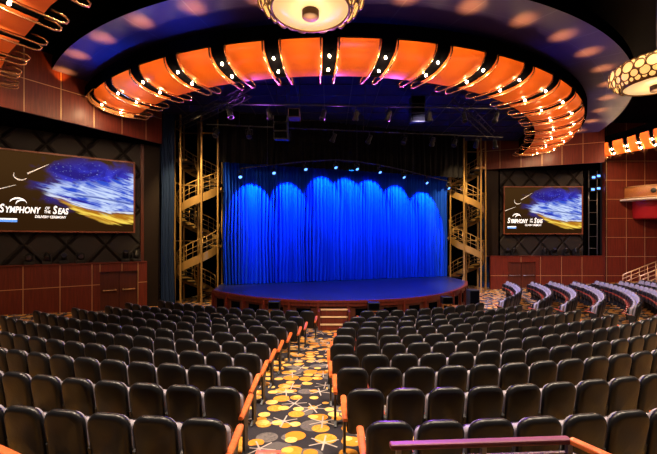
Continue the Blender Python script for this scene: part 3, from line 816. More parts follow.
Bl = [(-11.3, 13.5), (-10.4, 12.45), (-9.2, 11.3), (-7.75, 10.2), (-6.2, 8.95), (-4.4, 7.8), (-2.3, 7.0)]
Al = [(-12.9, 12.2), (-12.2, 10.9), (-10.9, 9.5), (-9.3, 8.2), (-7.5, 7.0), (-5.3, 5.8), (-2.9, 4.9)]
build_canopy('amber_light_canopy', 'amber panelled light canopy in the corner above the left screen wall', poly_secs([(x + SH2[0], y + SH2[1]) for x, y in Al], [(x + SH2[0], y + SH2[1]) for x, y in Bl]), [.25 + .85 * i for i in range(7)], ZO, ZI, 'amber light canopies', True, (6, 10))
Ar = [(17.3, 25.0), (17.9, 22.9), (18.06, 20.9), (17.9, 18.4)]
Br = [(18.0, 25.2), (18.75, 23.6), (19.5, 22.1), (20.6, 20.4)]
build_canopy('amber_light_canopy', 'amber panelled light canopy above the theatre box on the right', poly_secs(Ar, Br), [.15 + .42 * i for i in range(7)], ZO, ZI, 'amber light canopies')
for p, nm in bulb_spots:
    lamp('bulb_light', 'POINT', (p.x, p.y, p.z - .11), 44.0 if nm == 'amber_light_canopy' else 40.0, (1.0, .62, .34), size=.03)

# added unseen lamps: glow behind the fabric panels, orange patches on the soffit
for g0, g1 in zip(gaps, gaps[1:]):
    o, i = main_secs((g0 + g1) / 2); q = o.lerp(i, .5)
    lamp('added_panel_glow', 'POINT', (q.x, q.y, ZO + .10), 28.0, (1.0, .52, .10), size=.12)
for secs_, ts in ((poly_secs([(x + SH2[0], y + SH2[1]) for x, y in Al], [(x + SH2[0], y + SH2[1]) for x, y in Bl]), [.675 + .85 * i for i in range(6)]), (poly_secs(Ar, Br), [.36 + .42 * i for i in range(6)])):
    for tt in ts:
        o, i = secs_(tt); q = o.lerp(i, .5)
        lamp('added_panel_glow', 'POINT', (q.x, q.y, ZO + .10), 36.0, (1.0, .44, .18), size=.12)
for g in gaps:
    o, i = main_secs(g); d = (o - i).normalized(); q = o + d * .95
    lamp('added_soffit_glow', 'SPOT', (q.x, q.y, 9.19), 190.0, (1.0, .40, .03), (q.x + d.x * .05, q.y + d.y * .05, 9.8), .03, 88, 1.0)  # unseen spots without fixtures, added to throw the orange patches

# ------------------------------------------------------------------ chandeliers
def build_chandelier(label, loc):
    t = thing('disc_chandelier', label, 'chandelier', loc, 0, 'disc chandeliers')
    R = 1.10
    m = MB(); m.lathe([(.0, -.30), (.40, -.305), (.76, -.28), (.775, -.25)], 40); m.build('diffuser', M['glow'], t)
    m = MB(); m.lathe([(.79, -.22), (.80, -.30), (.765, -.31), (.755, -.28)], 40); m.build('rim', M['ringmetal'], t)
    m = MB(); m.lathe([(.0, -.44), (.15, -.44), (.17, -.42), (.17, -.29)], 24); m.build('hub', M['hub'], t)
    m = MB(); m.tube([(0, 0, .3), (0, 0, 11.3 - loc[2])], .03, 8); m.build('stem', M['blackmetal'], t)
    m = MB(); m.lathe([(.0, .36), (.55, .34), (.72, .28)], 32); m.build('top_plate', M['ringmetal'], t)
    rows = [(-.20, .86, .085, 34), (-.10, 1.00, .13, 26), (.07, 1.08, .15, 24), (.22, .97, .10, 30), (.31, .82, .08, 30)]
    for ri, (z, rr, s, n) in enumerate(rows):
        fm = MB(); gm = MB()
        tilt = math.atan2(z - .05, .55) * .9
        for k in range(n):
            a = 2 * PI * (k + .5 * (ri % 2)) / n
            nx = Vector((math.cos(a) * math.cos(tilt), math.sin(a) * math.cos(tilt), math.sin(tilt))); c = Vector((rr * math.cos(a), rr * math.sin(a), z))
            e1 = Vector((-math.sin(a), math.cos(a), 0)); e2 = nx.cross(e1)
            sz = s * (1.0 if k % 2 else .82)
            ring = [c + (e1 * math.cos(2 * PI * j / 12) + e2 * math.sin(2 * PI * j / 12)) * sz for j in range(12)]
            fm.tube(ring, .017, 5, 0, True)
            gm.add([tuple(q - nx * .01) for q in ring] + [tuple(c + nx * .02)], [(j, (j + 1) % 12, 12) for j in range(12)], 0, True)
        b = gm.build('glass_discs', M['cell'], t)
        fm.build('disc_rings', M['ringmetal'], b)
    lamp('chandelier_light', 'POINT', (loc[0], loc[1], loc[2] - .62), 45.0, (1.0, .66, .34), size=.3)
    return t
build_chandelier('round disc chandelier hanging overhead in front of the long amber canopy', (-.36, 7.60, 7.86))
build_chandelier('round disc chandelier hanging over the right-hand seats by the ceiling edge', (9.05, 10.45, 7.52))

# ------------------------------------------------------------------ overhead rig
def build_can(loc, aim, label, group, lens='lens', L=.42, r=.13, cat='spotlight', name='stage_spotlight'):
    t = thing(name, label, cat, loc, 0, group)
    d = (Vector(aim) - Vector(loc)).normalized(); q = Vector((0, 0, 1)).rotation_difference(d).to_matrix()
    c = Vector((0, 0, -.32))
    def tr(mb): mb.v = [tuple(c + q @ Vector(p)) for p in mb.v]; return mb
    m = MB(); m.lathe([(.0, -.22), (r * .6, -.22), (r * .75, -.12), (r * .8, .05), (r, .12), (r, L - .22), (r * .9, L - .22), (r * .88, L - .30)], 16); tr(m).build('can_body', M['blackmetal'], t)
    m = MB(); m.lathe([(.0, L - .28), (r * .88, L - .28)], 16); tr(m).build('lens', M[lens], t)
    m = MB(); sd = Vector((d.y, -d.x, 0)); sd = sd.normalized() if sd.length > .01 else Vector((1, 0, 0))
    a, b = c + sd * (r + .03), c - sd * (r + .03)
    m.tube([a, a + Vector((0, 0, .24)), b + Vector((0, 0, .24)), b], .014, 5); m.tube([(0, 0, -.08), (0, 0, .02)], .03, 6)
    m.build('yoke', M['blackmetal'], t)
    return t
def build_bar(label, P, r=.03, group='lighting bars'):
    m = MB(); m.tube(P, r, 8)
    o = m.build('lighting_bar', M['blackmetal']); tag(o, label, 'lighting bar', group)
    # hangers up to the ceiling grid belong to the bar
    h = MB()
    for k in (.1, .5, .8):
        i = k * (len(P) - 1); a = Vector(P[int(i)]).lerp(Vector(P[min(int(i) + 1, len(P) - 1)]), i - int(i)); h.tube([a, (a.x, a.y, 9.52)], .012, 5)
    h.build('hanger', M['blackmetal'], o)
    return o
def spread(P0, P1, fs): return [Vector(P0).lerp(Vector(P1), f) for f in fs]
# bar over the curtain: lit blue heads
curt_f = [.05, .17, .29, .41, .50, .60, .71, .82, .93]
pk = [6.15, 6.45, 6.75, 6.95, 6.95, 6.85, 6.65, 6.40, 6.15]
pts = [cw(f, 1.55, z + .38) for f, z in zip(curt_f, pk)]
build_bar('curved lighting bar in front of the top of the blue curtain', [tuple(p) for p in pts])
for i, (f, p) in enumerate(zip(curt_f, pts)):
    build_can(p - Vector((0, 0, .067)), cw(f, 7.0, 2.2), f'lit blue spotlight above the curtain, {ORD[i + 1]} from the left stair tower', 'blue spotlights above the curtain', 'bluelens', .34, .11)
A0, A1 = (-5.6, 17.4, 8.25), (9.0, 19.6, 8.25); B0, B1 = (-4.6, 15.3, 8.45), (7.6, 15.9, 8.45)
build_bar('straight lighting bar across the dark void above the stage edge', [A0, A1]); build_bar('straight lighting bar just behind the long amber canopy', [B0, B1])
for i, p in enumerate(spread(A0, A1, [.03, .13, .25, .40, .52, .64, .74, .82, .90, .97])):
    build_can(p - Vector((0, 0, .067)), p + Vector((random.uniform(-.6, .6), random.uniform(-1, 1.2), -1.2)), f'black spotlight on the bar above the stage edge, {ORD[i + 1]} from the left', 'spotlights on the stage edge bar')
for i, p in enumerate(spread(B0, B1, [.05, .18, .36, .47, .58, .72, .84, .95])):
    build_can(p - Vector((0, 0, .067)), p + Vector((random.uniform(-.5, .5), random.uniform(-.4, 1.2), -1.2)), f'black spotlight on the bar behind the amber canopy, {ORD[i + 1]} from the left', 'spotlights on the front bar', r=.12)
def hang_box(name, label, cat, p, size, mat, rx_=0.0, ncell=3):
    t = thing(name, label, cat, (p.x, p.y, p.z + size[2] / 2), 0)
    m = MB()
    for k in range(ncell):
        h = size[2] / ncell; m.box((0, .05 * k, -h * (k + .5)), (size[0], size[1], h * .94), 0, 0, rx_ + .06 * k)
    m.build('cabinet', M[mat], t, bevel=.015)
    m = MB()
    for k in range(ncell):
        h = size[2] / ncell; m.box((0, .05 * k - size[1] / 2 - .006, -h * (k + .5)), (size[0] * .88, .012, h * .8), 0, 0, rx_ + .06 * k)
    m.build('grille', M['blackmatt'], t)
    m = MB(); m.tube([(-.2, 0, 0), (-.2, 0, 9.52 - p.z - size[2] / 2)], .012, 5); m.tube([(.2, 0, 0), (.2, 0, 9.52 - p.z - size[2] / 2)], .012, 5); m.build('hanging_wire', M['blackmetal'], t)
hang_box('line_array_speaker', 'dark hanging speaker column above the left part of the stage', 'speaker', at(281, 128, 22.5), (.6, .5, 1.0), 'blackmetal')
hang_box('line_array_speaker', 'dark hanging speaker column above the right part of the stage', 'speaker', at(417, 110, 23.2), (.62, .5, 1.1), 'blackmetal')
hang_box('hanging_projector', 'brown boxy projector hanging near the left hanging speaker', 'projector', at(294.5, 115, 21.0), (.46, .6, .36), 'hub', 0, 1)
def build_truss(label, P0, P1, w=.34):
    P0, P1 = Vector(P0), Vector(P1); d = (P1 - P0); n = int(d.length / .6); u = d.normalized(); s = u.cross(Vector((0, 0, 1))).normalized(); up = s.cross(u)
    t = thing('box_truss', label, 'truss', tuple(P0.lerp(P1, .5)), 0, 'box trusses', world=True)
    cs = [s * a * w / 2 + up * b * w / 2 for a, b in ((-1, -1), (1, -1), (1, 1), (-1, 1))]
    m = MB()
    for c in cs: m.tube([P0 + c, P1 + c], .025, 6)
    m.build('chords', M['blackmetal'], t)
    m = MB()
    for i in range(n):
        a, b = P0.lerp(P1, i / n), P0.lerp(P1, (i + 1) / n)
        for k in range(4):
            c, e = cs[k], cs[(k + 1) % 4]; m.tube([a + c, b + e], .012, 5)
    m.build('lacing', M['blackmetal'], t)
    m = MB()
    for f in (.15, .85):
        a = P0.lerp(P1, f); m.tube([a, (a.x, a.y, 9.52)], .012, 5)
    m.build('hanging_wire', M['blackmetal'], t)
build_truss('grey box truss slanting in the dark above the left stage side', (-7.4, 19.0, 8.7), (-3.2, 15.2, 8.9))
build_truss('grey box truss slanting in the dark above the right stage side', (9.0, 21.0, 8.75), (5.6, 16.5, 8.95))

# moving head lights on the two ledges
def build_mover(label, group, loc, rz, pan):
    t = thing('moving_head_light', label, 'stage light', loc, rz, group)
    m = MB(); m.box((0, 0, .06), (.36, .30, .12)); m.build('base', M['blackmetal'], t, bevel=.01)
    m = MB(); m.box((-.17, 0, .27), (.05, .12, .32)); m.box((.17, 0, .27), (.05, .12, .32)); m.box((0, 0, .14), (.38, .14, .05)); m.build('yoke', M['blackmetal'], t)
    m = MB(); m.lathe([(.0, -.2), (.09, -.19), (.12, -.05), (.11, .12), (.13, .2), (.1, .2)], 14)
    q = Matrix.Rotation(pan, 3, 'X'); m.v = [tuple(Vector((0, 0, .36)) + q @ Vector(p)) for p in m.v]
    hd = m.build('head', M['blackmetal'], t)
    m = MB(); m.lathe([(.0, .185), (.1, .185)], 14); m.v = [tuple(Vector((0, 0, .36)) + q @ Vector(p)) for p in m.v]; m.build('lens', M['lens'], hd)
angL = math.atan2(LU.y, LU.x)
for i, px in enumerate((29, 47, 64, 81, 126, 137)):
    build_mover(['first of four black stage lights in a row under the big left screen', 'second of four black stage lights in a row under the big left screen', 'third of four black stage lights in a row under the big left screen', 'fourth of four black stage lights in a row under the big left screen', 'black stage light above the left door, one nearer the screen', 'black stage light above the left door, the one nearer the stage'][i], 'stage lights on the left ledge', LWp(ls(px), 1.872, -.18), angL, [1.9, 2.2, 1.4, 1.8, .6, -.5][i])
for i, px in enumerate((507, 514, 545, 554, 566, 576)):
    build_mover(f'small black stage light on the ledge below the smaller screen, {ORD[i + 1]} from stage', 'stage lights on the far ledge', (rx(px, RY + .15), RY + .15, 1.83), 0, random.uniform(-1, 2))
# ladder truss with lamps in the alcove
t = thing('alcove_lighting_ladder', 'vertical lighting ladder with pale lamps in the alcove beside the smaller screen', 'lighting rig', (rx(598), RY + .5, 1.83))
m = MB()
for a in (-.3, .3): m.tube([(a, 0, 0), (a, 0, 6.0)], .03, 6)
m.build('rails', M['greymetal'], t)
m = MB()
for k in range(7): m.tube([(-.3, 0, .5 + .85 * k), (.3, 0, .5 + .85 * k)], .02, 6)
m.build('rungs', M['greymetal'], t)
for k, (a, z) in enumerate(((-.2, 4.65), (.2, 4.72), (-.15, 5.5), (.2, 5.6))):
    m = MB(); m.box((a, -.16, z), (.3, .24, .3)); o = m.build('lamp_head', M['blackmetal'], t)
    m = MB(); m.box((a, -.285, z), (.22, .01, .14)); m.build('lamp_lens', M['bluelens'], o)

# ------------------------------------------------------------------ theatre box and stair rail at the far right
PY_ = 26.2
t = thing('theatre_box', 'curved wooden theatre box with pale ledge on the panelled right-hand wall', 'balcony', (22.2, PY_ - .03, 4.35))
m = MB(); m.lathe([(.0, 1.22), (2.1, 1.22), (2.16, 1.28), (2.1, 1.36), (.0, 1.36)], 40, (0, 0, 0), 0, PI, 2 * PI); m.build('ledge', M['white'], t)
m = MB(); m.lathe([(1.75, 1.36), (1.82, 1.5), (1.82, 2.1), (1.75, 2.22), (1.62, 2.22), (1.60, 1.36)], 36, (0, 0, 0), 0, PI, 2 * PI); pa = m.build('parapet', M['boxwood'], t)
m = MB()
for z in (1.45, 2.17): m.tube([(1.84 * math.cos(a), 1.84 * math.sin(a), z) for a in [PI + PI * i / 36 for i in range(37)]], .03, 6)
m.build('brass_band', M['brass'], pa)
m = MB(); a = PI * 1.30; c = Vector((1.84 * math.cos(a), 1.84 * math.sin(a), 1.82)); m.lathe([(.0, .0), (.13, .01), (.16, .04), (.13, .05), (.0, .06)], 20)
q = Vector((0, 0, 1)).rotation_difference(Vector((math.cos(a), math.sin(a), 0))).to_matrix(); m.v = [tuple(c + q @ Vector(p)) for p in m.v]; m.build('round_emblem', M['blackmetal'], pa)
m = MB(); m.lathe([(.0, .0), (1.1, .0), (1.25, .1), (1.3, 1.22)], 32, (0, 0, 0), 0, PI, 2 * PI); m.build('red_corbel', M['redlac'], t)
for i, (p0, p1, lb) in enumerate(((at(622.9, 274.7, 33.0), at(664, 258.5, 33.0), 'brass stair handrail against the panelled wall, the farther of two'), (at(640.5, 276.2, 30.6), at(680, 260, 30.6), 'brass stair handrail nearer the grey seats, the closer of two'))):
    t = thing('stair_handrail', lb, 'handrail', (p0.x, p0.y, -.5), 0, 'brass stair handrails', world=True)
    for z, nm in ((0, 'top_rail'), (-.25, 'lower_rail'), (-.5, 'lower_rail')):
        m = MB(); m.tube([p0 + Vector((0, 0, z)), p1 + Vector((0, 0, z))], .035 if z == 0 else .02, 6); m.build(nm, M['brass'], t)
    for k in range(6):
        p = p0.lerp(p1, k / 5); m = MB(); m.tube([(p.x, p.y, max(-.5, p.z - 1.0)), (p.x, p.y, p.z)], .02, 6); m.build('post', M['brass'], t)
p0, p1 = at(622.9, 274.7, 33.0), at(664, 258.5, 33.0)
m = MB()
for k in range(9):
    x = p0.x + .25 + (p1.x - p0.x) * k / 8; h = .12 + (p1.z - p0.z) * k / 8
    m.box((x + .16, 22.85, -.5 + h / 2), (.34, 1.0, h))
o = m.build('carpeted_stair', M['carpet']); tag(o, 'short flight of carpeted stairs between the two brass handrails', 'stairs')

# ------------------------------------------------------------------ seats
def outline(w, z0, z1, rt, rb, n=6):
    pts = []
    def corner(cx, cz, r, a0):
        for i in range(n + 1):
            a = a0 + (PI / 2) * i / n; pts.append((cx + r * math.cos(a), cz + r * math.sin(a)))
    h = w / 2
    corner(h - rt, z1 - rt, rt, 0); corner(-h + rt, z1 - rt, rt, PI / 2); corner(-h + rb, z0 + rb, rb, PI); corner(h - rb, z0 + rb, rb, 1.5 * PI)
    return pts
def pad_mesh(w, z0, z1, rt, rb, layers, lean, zc=None, cap_bulge=(0.0, 0.0), taper=0.04):
    """rounded pad: layers = [(inset, y)], lean(z) shifts y; ends capped with a slightly bulged centre"""
    mb = MB(); zm = (z0 + z1) / 2; rings = []
    for ins, y in layers:
        pts = outline(w - 2 * ins, z0 + ins, z1 - ins, max(rt - ins * .6, .02), max(rb - ins * .6, .015))
        rings.append([(x * (1 - taper * (z1 - z) / (z1 - z0)), y + lean(z), z) for x, z in pts])
    n = len(rings[0]); vs = [p for r in rings for p in r]; fs = []
    for i in range(len(rings) - 1): fs += [(i * n + k, i * n + (k + 1) % n, (i + 1) * n + (k + 1) % n, (i + 1) * n + k) for k in range(n)]
    for idx, ring, bul in ((0, rings[0], cap_bulge[0]), (len(rings) - 1, rings[-1], cap_bulge[1])):
        cz = sum(p[2] for p in ring) / n; cy = sum(p[1] for p in ring) / n + bul
        prev = idx * n
        for f, g in ((.66, .55), (.33, .9)):
            b = len(vs); vs += [(p[0] * f, (p[1] - lean(p[2])) + bul * g + lean(cz + (p[2] - cz) * f), cz + (p[2] - cz) * f) for p in ring]
            fs += [(prev + k, prev + (k + 1) % n, b + (k + 1) % n, b + k) for k in range(n)]; prev = b
        vs.append((0, layers[idx][1] + bul + lean(cz), cz)); c = len(vs) - 1
        fs += [(prev + k, prev + (k + 1) % n, c) for k in range(n)]
    mb.add(vs, fs, 0, True); return mb
lean = lambda z: .16 * (.98 - z)
SHELL = pad_mesh(.515, .33, .985, .16, .06, [(.072, -.060), (.048, -.056), (.024, -.044), (.007, -.022), (.0, .004), (.006, .028)], lean, cap_bulge=(-.012, .0), taper=.05)
PAD = pad_mesh(.455, .40, .955, .12, .06, [(.0, .024), (.0, .055), (.012, .078), (.035, .088)], lean, cap_bulge=(0, .012), taper=.05)
lean2 = lambda z: .175 + .12 * (.80 - z)
PANS = pad_mesh(.455, .36, .80, .07, .10, [(.03, .125), (.006, .115), (.0, .09), (.0, .06)], lean2, cap_bulge=(.015, 0))
PANC = pad_mesh(.455, .355, .81, .07, .10, [(.0, .062), (.0, -.005), (.02, -.025)], lean2, cap_bulge=(0, -.012))
def arm_mb(x, big=True):
    m = MB(); r = [(-.03, .585, .030), (.06, .60, .036), (.2, .635, .040), (.34, .675, .042), (.43, .705, .040), (.455, .700, .030)]
    if not big: r = [(.14, .56, .015), (.2, .575, .018), (.34, .61, .018), (.43, .635, .017), (.45, .63, .014)]
    rows = []
    for y, z, w in r: rows.append([(x - w, y, z - .028), (x - w, y, z + .006), (x - w * .6, y, z + .018), (x + w * .6, y, z + .018), (x + w, y, z + .006), (x + w, y, z - .028), (x - w, y, z - .028)])
    m.grid(rows, 0, False)
    m.add(rows[0][:6], [(0, 1, 2, 3, 4, 5)]); m.add(rows[-1][:6], [(5, 4, 3, 2, 1, 0)])
    return m
def side_mb(x, top=0.0):
    m = MB(); o = [(.02, -.04), (.30, -.04), (.30, .02), (.235, .08), (.25, .45), (.36, .64), (.33, .66), (.12, .615), (.06, .59), (.10, .3), (.10, .08), (.02, .02)]
    o = [(y, z - (top if z > .4 else 0)) for y, z in o]
    n = len(o); vs = [(x - .018, y, z) for y, z in o] + [(x + .018, y, z) for y, z in o]
    m.add(vs, [tuple(range(n)), tuple(range(2 * n - 1, n - 1, -1))] + [(i, (i + 1) % n, n + (i + 1) % n, n + i) for i in range(n)]); return m
HALF = .275
MSH = dict(backrest=SHELL.mesh('backrest', M['vinyl']), back_pad=PAD.mesh('back_pad', M['pad']), seat_pan=PANS.mesh('seat_pan', M['vinyl']), seat_cushion=PANC.mesh('seat_cushion', M['pad']),
           armrest=arm_mb(-HALF, False).mesh('armrest', M['armdark']), side_panel=side_mb(-HALF, .05).mesh('side_panel', M['blackmetal']),
           armrest_l=arm_mb(-HALF).mesh('armrest', M['armwood']), side_panel_l=side_mb(-HALF).mesh('side_panel', M['blackmetal']),
           armrest_r=arm_mb(HALF).mesh('armrest', M['armwood']), side_panel_r=side_mb(HALF).mesh('side_panel', M['blackmetal']))
def seat_proto(first, last):
    e = thing('theatre_chair', None, None)
    lst = ['backrest', 'back_pad', 'seat_pan', 'seat_cushion'] + (['armrest_l', 'side_panel_l'] if first else ['armrest', 'side_panel']) + (['armrest_r', 'side_panel_r'] if last else [])
    obs = {}
    for k in lst:
        o = bpy.data.objects.new(k[:-2] if k[-2:] in ('_r', '_l') else k, MSH[k]); COL.objects.link(o)
        o.parent = obs['seat_pan'] if k == 'seat_cushion' else e
        obs[k] = o
    return e
PROTO = {q: seat_proto(*q) for q in ((False, False), (True, False), (False, True))}
used = {q: False for q in PROTO}
H_ = {}
LC = Vector((.6, 26.4)); LR = [13.13, 14.45, 15.39, 16.40, 17.48, 18.45, 19.44, 20.37, 21.38, 22.42]; LE = [-5.9, -6.5, -6.6, -6.9, -6.8, -6.6, -6.3, -6.0, -5.5, -5.0]
LLIM = [-35.8, -34.7, -34.8, -34.5, -33.8, -33.0, -33.0, -33.0, -33.0, -33.0]
RC = Vector((.2, 24.0)); RR_ = [10.70, 12.02, 13.0, 14.0, 15.11, 16.04, 17.0, 17.9, 18.95, 20.0]; RE = [6.3, 3.5, 2.0, 1.1, .6, .3, .4, .6, .9, 1.3]
RLIM = [34.2, 36.0, 36.0, 35.5, 35.5, 35.5, 35.5, 35.5, 35.5, 35.5]
FLIM = [84.0, 83.5, 82.5, 81.0, 79.5, 78.5, 77.0]
PITCH = .553
def px_of(x, y): return 328.5 + 380.0 * x / y
seats = []                                    # (x, y, rz, block, row, index from aisle, end?, last)
def row(C, R, a0, a1, block, k):
    n = int(abs(a1 - a0) / math.degrees(PITCH / R) + 1.2); sgn = 1 if a1 > a0 else -1; out = []
    for i in range(n):
        a = math.radians(a0 + sgn * i * math.degrees(PITCH / R)); rr = R - .02
        x, y = C.x + rr * math.sin(a), C.y - rr * math.cos(a)
        p = px_of(x, y)
        if y < 1 or p < -34 or p > 690: continue
        out.append([x, y, a, block, k, i, False])
    if not out: return
    (out[-1] if sgn > 0 else out[0])[6] = True    # the seat at the right-hand end of a row carries both arms
    seats.extend(out)
for k in range(10):
    row(LC, LR[k], LE[k], LLIM[k], 'left', k)
    row(RC, RR_[k], RE[k], RLIM[k], 'right', k)
    if k < 7: row(RC, RR_[k], 45.5 if k else 45.0, FLIM[k], 'far', k)
def seat_label(b, k, i, end):
    r = ORD[k + 1]; s = ORD[i + 1] if i + 1 < len(ORD) else str(i + 1) + 'th'
    if b == 'left':
        if i == 0: return f'black seat with orange arm at the aisle end, {r} row from stage, left block'
        return f'black theatre seat left of the carpeted aisle, {r} row from stage, {s} from the aisle'
    if b == 'right':
        if i == 0: return f'black seat at the aisle end, {r} row from stage, block right of the aisle'
        return f'black theatre seat right of the carpeted aisle, {r} row from stage, {s} from the aisle'
    if i == 0: return f'grey-fronted seat at the near end of the far block, {r} row from stage'
    return f'grey-fronted theatre seat in the far right block, {r} row from stage, {s} from near end'
seats.sort(key=lambda q: math.hypot(q[0], q[1]))
NIND = 300
for n, (x, y, a, b, k, i, last) in enumerate(seats[:NIND]):
    kind = (b == 'right' and i == 0, bool(last) and not (b == 'right' and i == 0)); proto = PROTO[kind]
    o = proto if not used[kind] else copy_tree(proto); used[kind] = True
    o.location = (x, y, floor_z(x, y)); o.rotation_euler = (0, 0, a)
    tag(o, seat_label(b, k, i, i == 0), 'theatre seat', {'left': 'theatre seats in the left block', 'right': 'theatre seats in the right block', 'far': 'theatre seats in the far right block'}[b])
if len(seats) > NIND:
    parts = [(SHELL, 0), (PAD, 1), (PANS, 0), (PANC, 1), (arm_mb(-HALF, False), 2), (side_mb(-HALF, .05), 3)]
    big = MB()
    for (x, y, a, b, k, i, last) in seats[NIND:]:
        T = Matrix.Translation((x, y, floor_z(x, y))) @ Matrix.Rotation(a, 4, 'Z')
        for mb, mi in parts:
            big.add([tuple(T @ Vector(p)) for p in mb.v], mb.f, mi, mb.sm[0])
    o = big.build('distant_theatre_seating', [M['vinyl'], M['pad'], M['armdark'], M['blackmetal']])
    tag(o, 'farthest lavender-lit theatre seats of the far right block by the panelled wall', 'theatre seats'); o['kind'] = 'stuff'
print('SEATS', len(seats), {b: sum(1 for q in seats if q[3] == b) for b in ('left', 'right', 'far')})

# ------------------------------------------------------------------ rails in front of the camera
def build_rail(label, pts, posts, mat='armwood', bend=False):
    t = thing('balcony_handrail', label, 'handrail', (pts[0][0], pts[0][1], floor_z(pts[0][0], pts[0][1])), 0, 'wooden handrails behind the last row', world=True)
    m = MB()
    for a, b in list(zip(pts, pts[1:]))[:1 if bend else None]: m.bar(a, b, .075, .045)
    m.build('top_rail', M[mat], t, bevel=.012)
    if bend:
        m = MB(); m.bar(pts[1], pts[2], .075, .045); m.build('bent_rail', M['armwood'], t, bevel=.012)
    m = MB()
    for a, b in zip(pts, pts[1:]): m.bar(Vector(a) - Vector((0, 0, .11)), Vector(b) - Vector((0, 0, .11)), .03, .03)
    m.build('lower_rail', M['greymetal'], t)
    for x, y in posts:
        m = MB(); m.box((x, y, (floor_z(x, y) + 1.33) / 2), (.04, .04, 1.33 - floor_z(x, y))); m.build('post', M['greymetal'], t)
zr = 1.35
build_rail('wooden handrail with an orange bend, crossing behind the right-hand back row', [(.49, 3.03, zr), (1.98, 3.12, zr), (2.35, 2.45, zr)], [(.56, 3.04), (1.25, 3.07), (1.96, 3.10), (2.3, 2.53)], 'railwood', True)
build_rail('orange wooden handrail in the corner behind the left-hand back row', [(-3.4, 3.41, zr - .04), (-1.9, 2.68, zr - .04)], [(-3.3, 3.36), (-2.0, 2.73)])
build_rail('short orange handrail end beside the foot of the aisle', [(-.57, 2.955, zr - .03), (-.37, 2.955, zr - .03), (-.37, 2.4, zr - .03)], [(-.47, 2.95), (-.37, 2.5)])

# ------------------------------------------------------------------ lights
BLUE = (0.01, 0.24, 1.0)
for px_, py_ in ((251, 184), (287, 183), (321, 177), (345, 177), (368, 180), (394, 186), (421, 192)):
    f = ls(px_, CL, CR) / (CR - CL).length; q0 = CL.lerp(CR, f); zt = EYE - (py_ - 239.0) * (q0.y / K) / 520.0
    lamp('curtain_spot', 'SPOT', tuple(cw(f, 1.25, zt + .33)), 2300.0, BLUE, tuple(cw(f, .1, zt - 1.05)), .04, 70, .25)
for f in (.2, .5, .8):
    q = cw(f, 1.9, 6.9); lamp('deck_spot', 'SPOT', tuple(q), 800.0, (.03, .10, 1.0), tuple(cw(f, 3.0, SH)), .1, 90, .6)
# warm house downlights over the seats (lamps in the ceiling, out of the frame)
WARM = (1.0, .80, .60)
for x, y, e in ((-8, 6.5, 720), (-2.7, 5.0, 620), (2.7, 5.0, 620), (8, 6.5, 720), (13, 8, 520)):
    lamp('house_light', 'AREA', (x, y, 11.0), e, WARM, (x * .85, y + 1.5, 0), sx=2.2, sy=2.2)
for x, y, tx, ty, e in ((-5.0, 9.2, -5.5, 12.5, 1100), (4.0, 9.0, 4.2, 12.0, 1100), (-.6, 9.0, -.3, 11.5, 800)):
    lamp('house_spot', 'SPOT', (x, y, 10.9), e, WARM, (tx, ty, -.4), .25, 80, .8)
# wall washers
for loc, tg, e in (((-8.5, 12.5, 8.2), (-11.5, 18.0, 1.0), 480), ((-8.0, 11.0, 8.6), (-11.0, 16.5, 9.2), 25), ((13.5, 21.5, 8.4), (14.8, 26.4, .8), 460), ((18.5, 18.5, 8.6), (21.0, 26.2, 4.0), 1500), ((12.5, 20.5, 8.6), (14.0, 25.2, 9.0), 110)):
    lamp('wall_wash', 'SPOT', loc, e, (1.0, .60, .32), tg, .15, 95, .8)
# towers
lamp('tower_spot', 'SPOT', (pL.x + 1.2, pL.y - 4.2, 8.9), 2700, (1.0, .66, .26), (pL.x, pL.y, 3.2), .1, 62, .6)
lamp('tower_spot', 'SPOT', (pR.x - 1.8, pR.y - 4.6, 8.9), 2700, (1.0, .66, .26), (pR.x, pR.y, 3.2), .1, 58, .6)
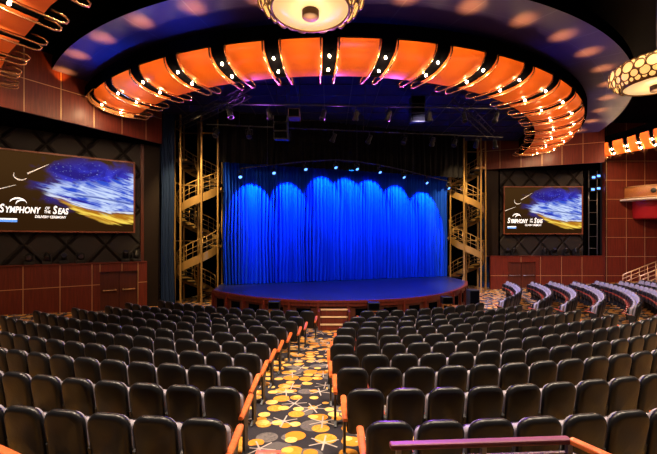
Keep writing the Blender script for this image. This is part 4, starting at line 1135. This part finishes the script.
# lavender stage wash on the far block and purple accents
lamp('lavender_wash', 'SPOT', (3.5, 16.2, 8.6), 13000, (.86, .72, 1.0), (12.5, 20.0, -.2), .2, 70, .7)
lamp('purple_accent', 'SPOT', (2.0, 15.4, 8.0), 9000, (.40, .08, 1.0), (1.25, 3.4, 1.2), .1, 12, .6)
# blue floods on the ceiling soffit
for loc, tg, e, c in (((-8.2, 13.9, 7.3), (-7.9, 14.0, 9.8), 330, (.02, .20, 1.0)), ((-4.8, 11.0, 7.5), (-4.9, 11.1, 9.8), 260, (.02, .20, 1.0)), ((1, 8.0, 7.6), (1, 11.0, 9.8), 80, (.03, .10, 1.0)), ((8.6, 13.0, 7.4), (8.8, 13.2, 9.8), 60, (.10, .12, 1.0)), ((11.5, 17, 7.4), (14.5, 19.0, 9.8), 60, (.16, .14, 1.0))):
    lamp('ceiling_flood', 'SPOT', loc, e, c, tg, .3, 100, .9)
for x, y in ((-4, 15.2), (0, 14.8), (4, 15.2), (8, 17.5)):
    lamp('grid_blue', 'SPOT', (x, y - .9, 8.5), 60, (.03, .05, 1.0), (x, y - .7, 9.5), .1, 130, .8)
for x, y in ((-3.5, 15.5), (.3, 14.8), (2.9, 14.9)):
    lamp('canopy_purple', 'SPOT', (x, y + 1.2, 7.4), 1400, (.60, .12, 1.0), (x * 1.02, y - 2.0, 8.5), .1, 110, .9)

w = bpy.data.worlds.new('house'); scene.world = w; w.use_nodes = True
w.node_tree.nodes['Background'].inputs[0].default_value = (.35, .28, .30, 1); w.node_tree.nodes['Background'].inputs[1].default_value = 0.02

cam = bpy.data.cameras.new('camera'); co = bpy.data.objects.new('camera', cam); COL.objects.link(co)
co.location = (0, 0, EYE); co.rotation_euler = (PI / 2, 0, 0)
cam.sensor_width = 36.0; cam.lens = 380.0 / 657.0 * 36.0; cam.shift_y = 12.0 / 657.0; cam.clip_end = 200
scene.camera = co
vs = scene.view_settings; vs.view_transform = 'Standard'; vs.look = 'None'; vs.gamma = 1.0; vs.exposure = 0.0; vs.use_curve_mapping = False
scene.cycles.use_denoising = True; scene.cycles.max_bounces = 6; scene.cycles.sample_clamp_indirect = 6.0
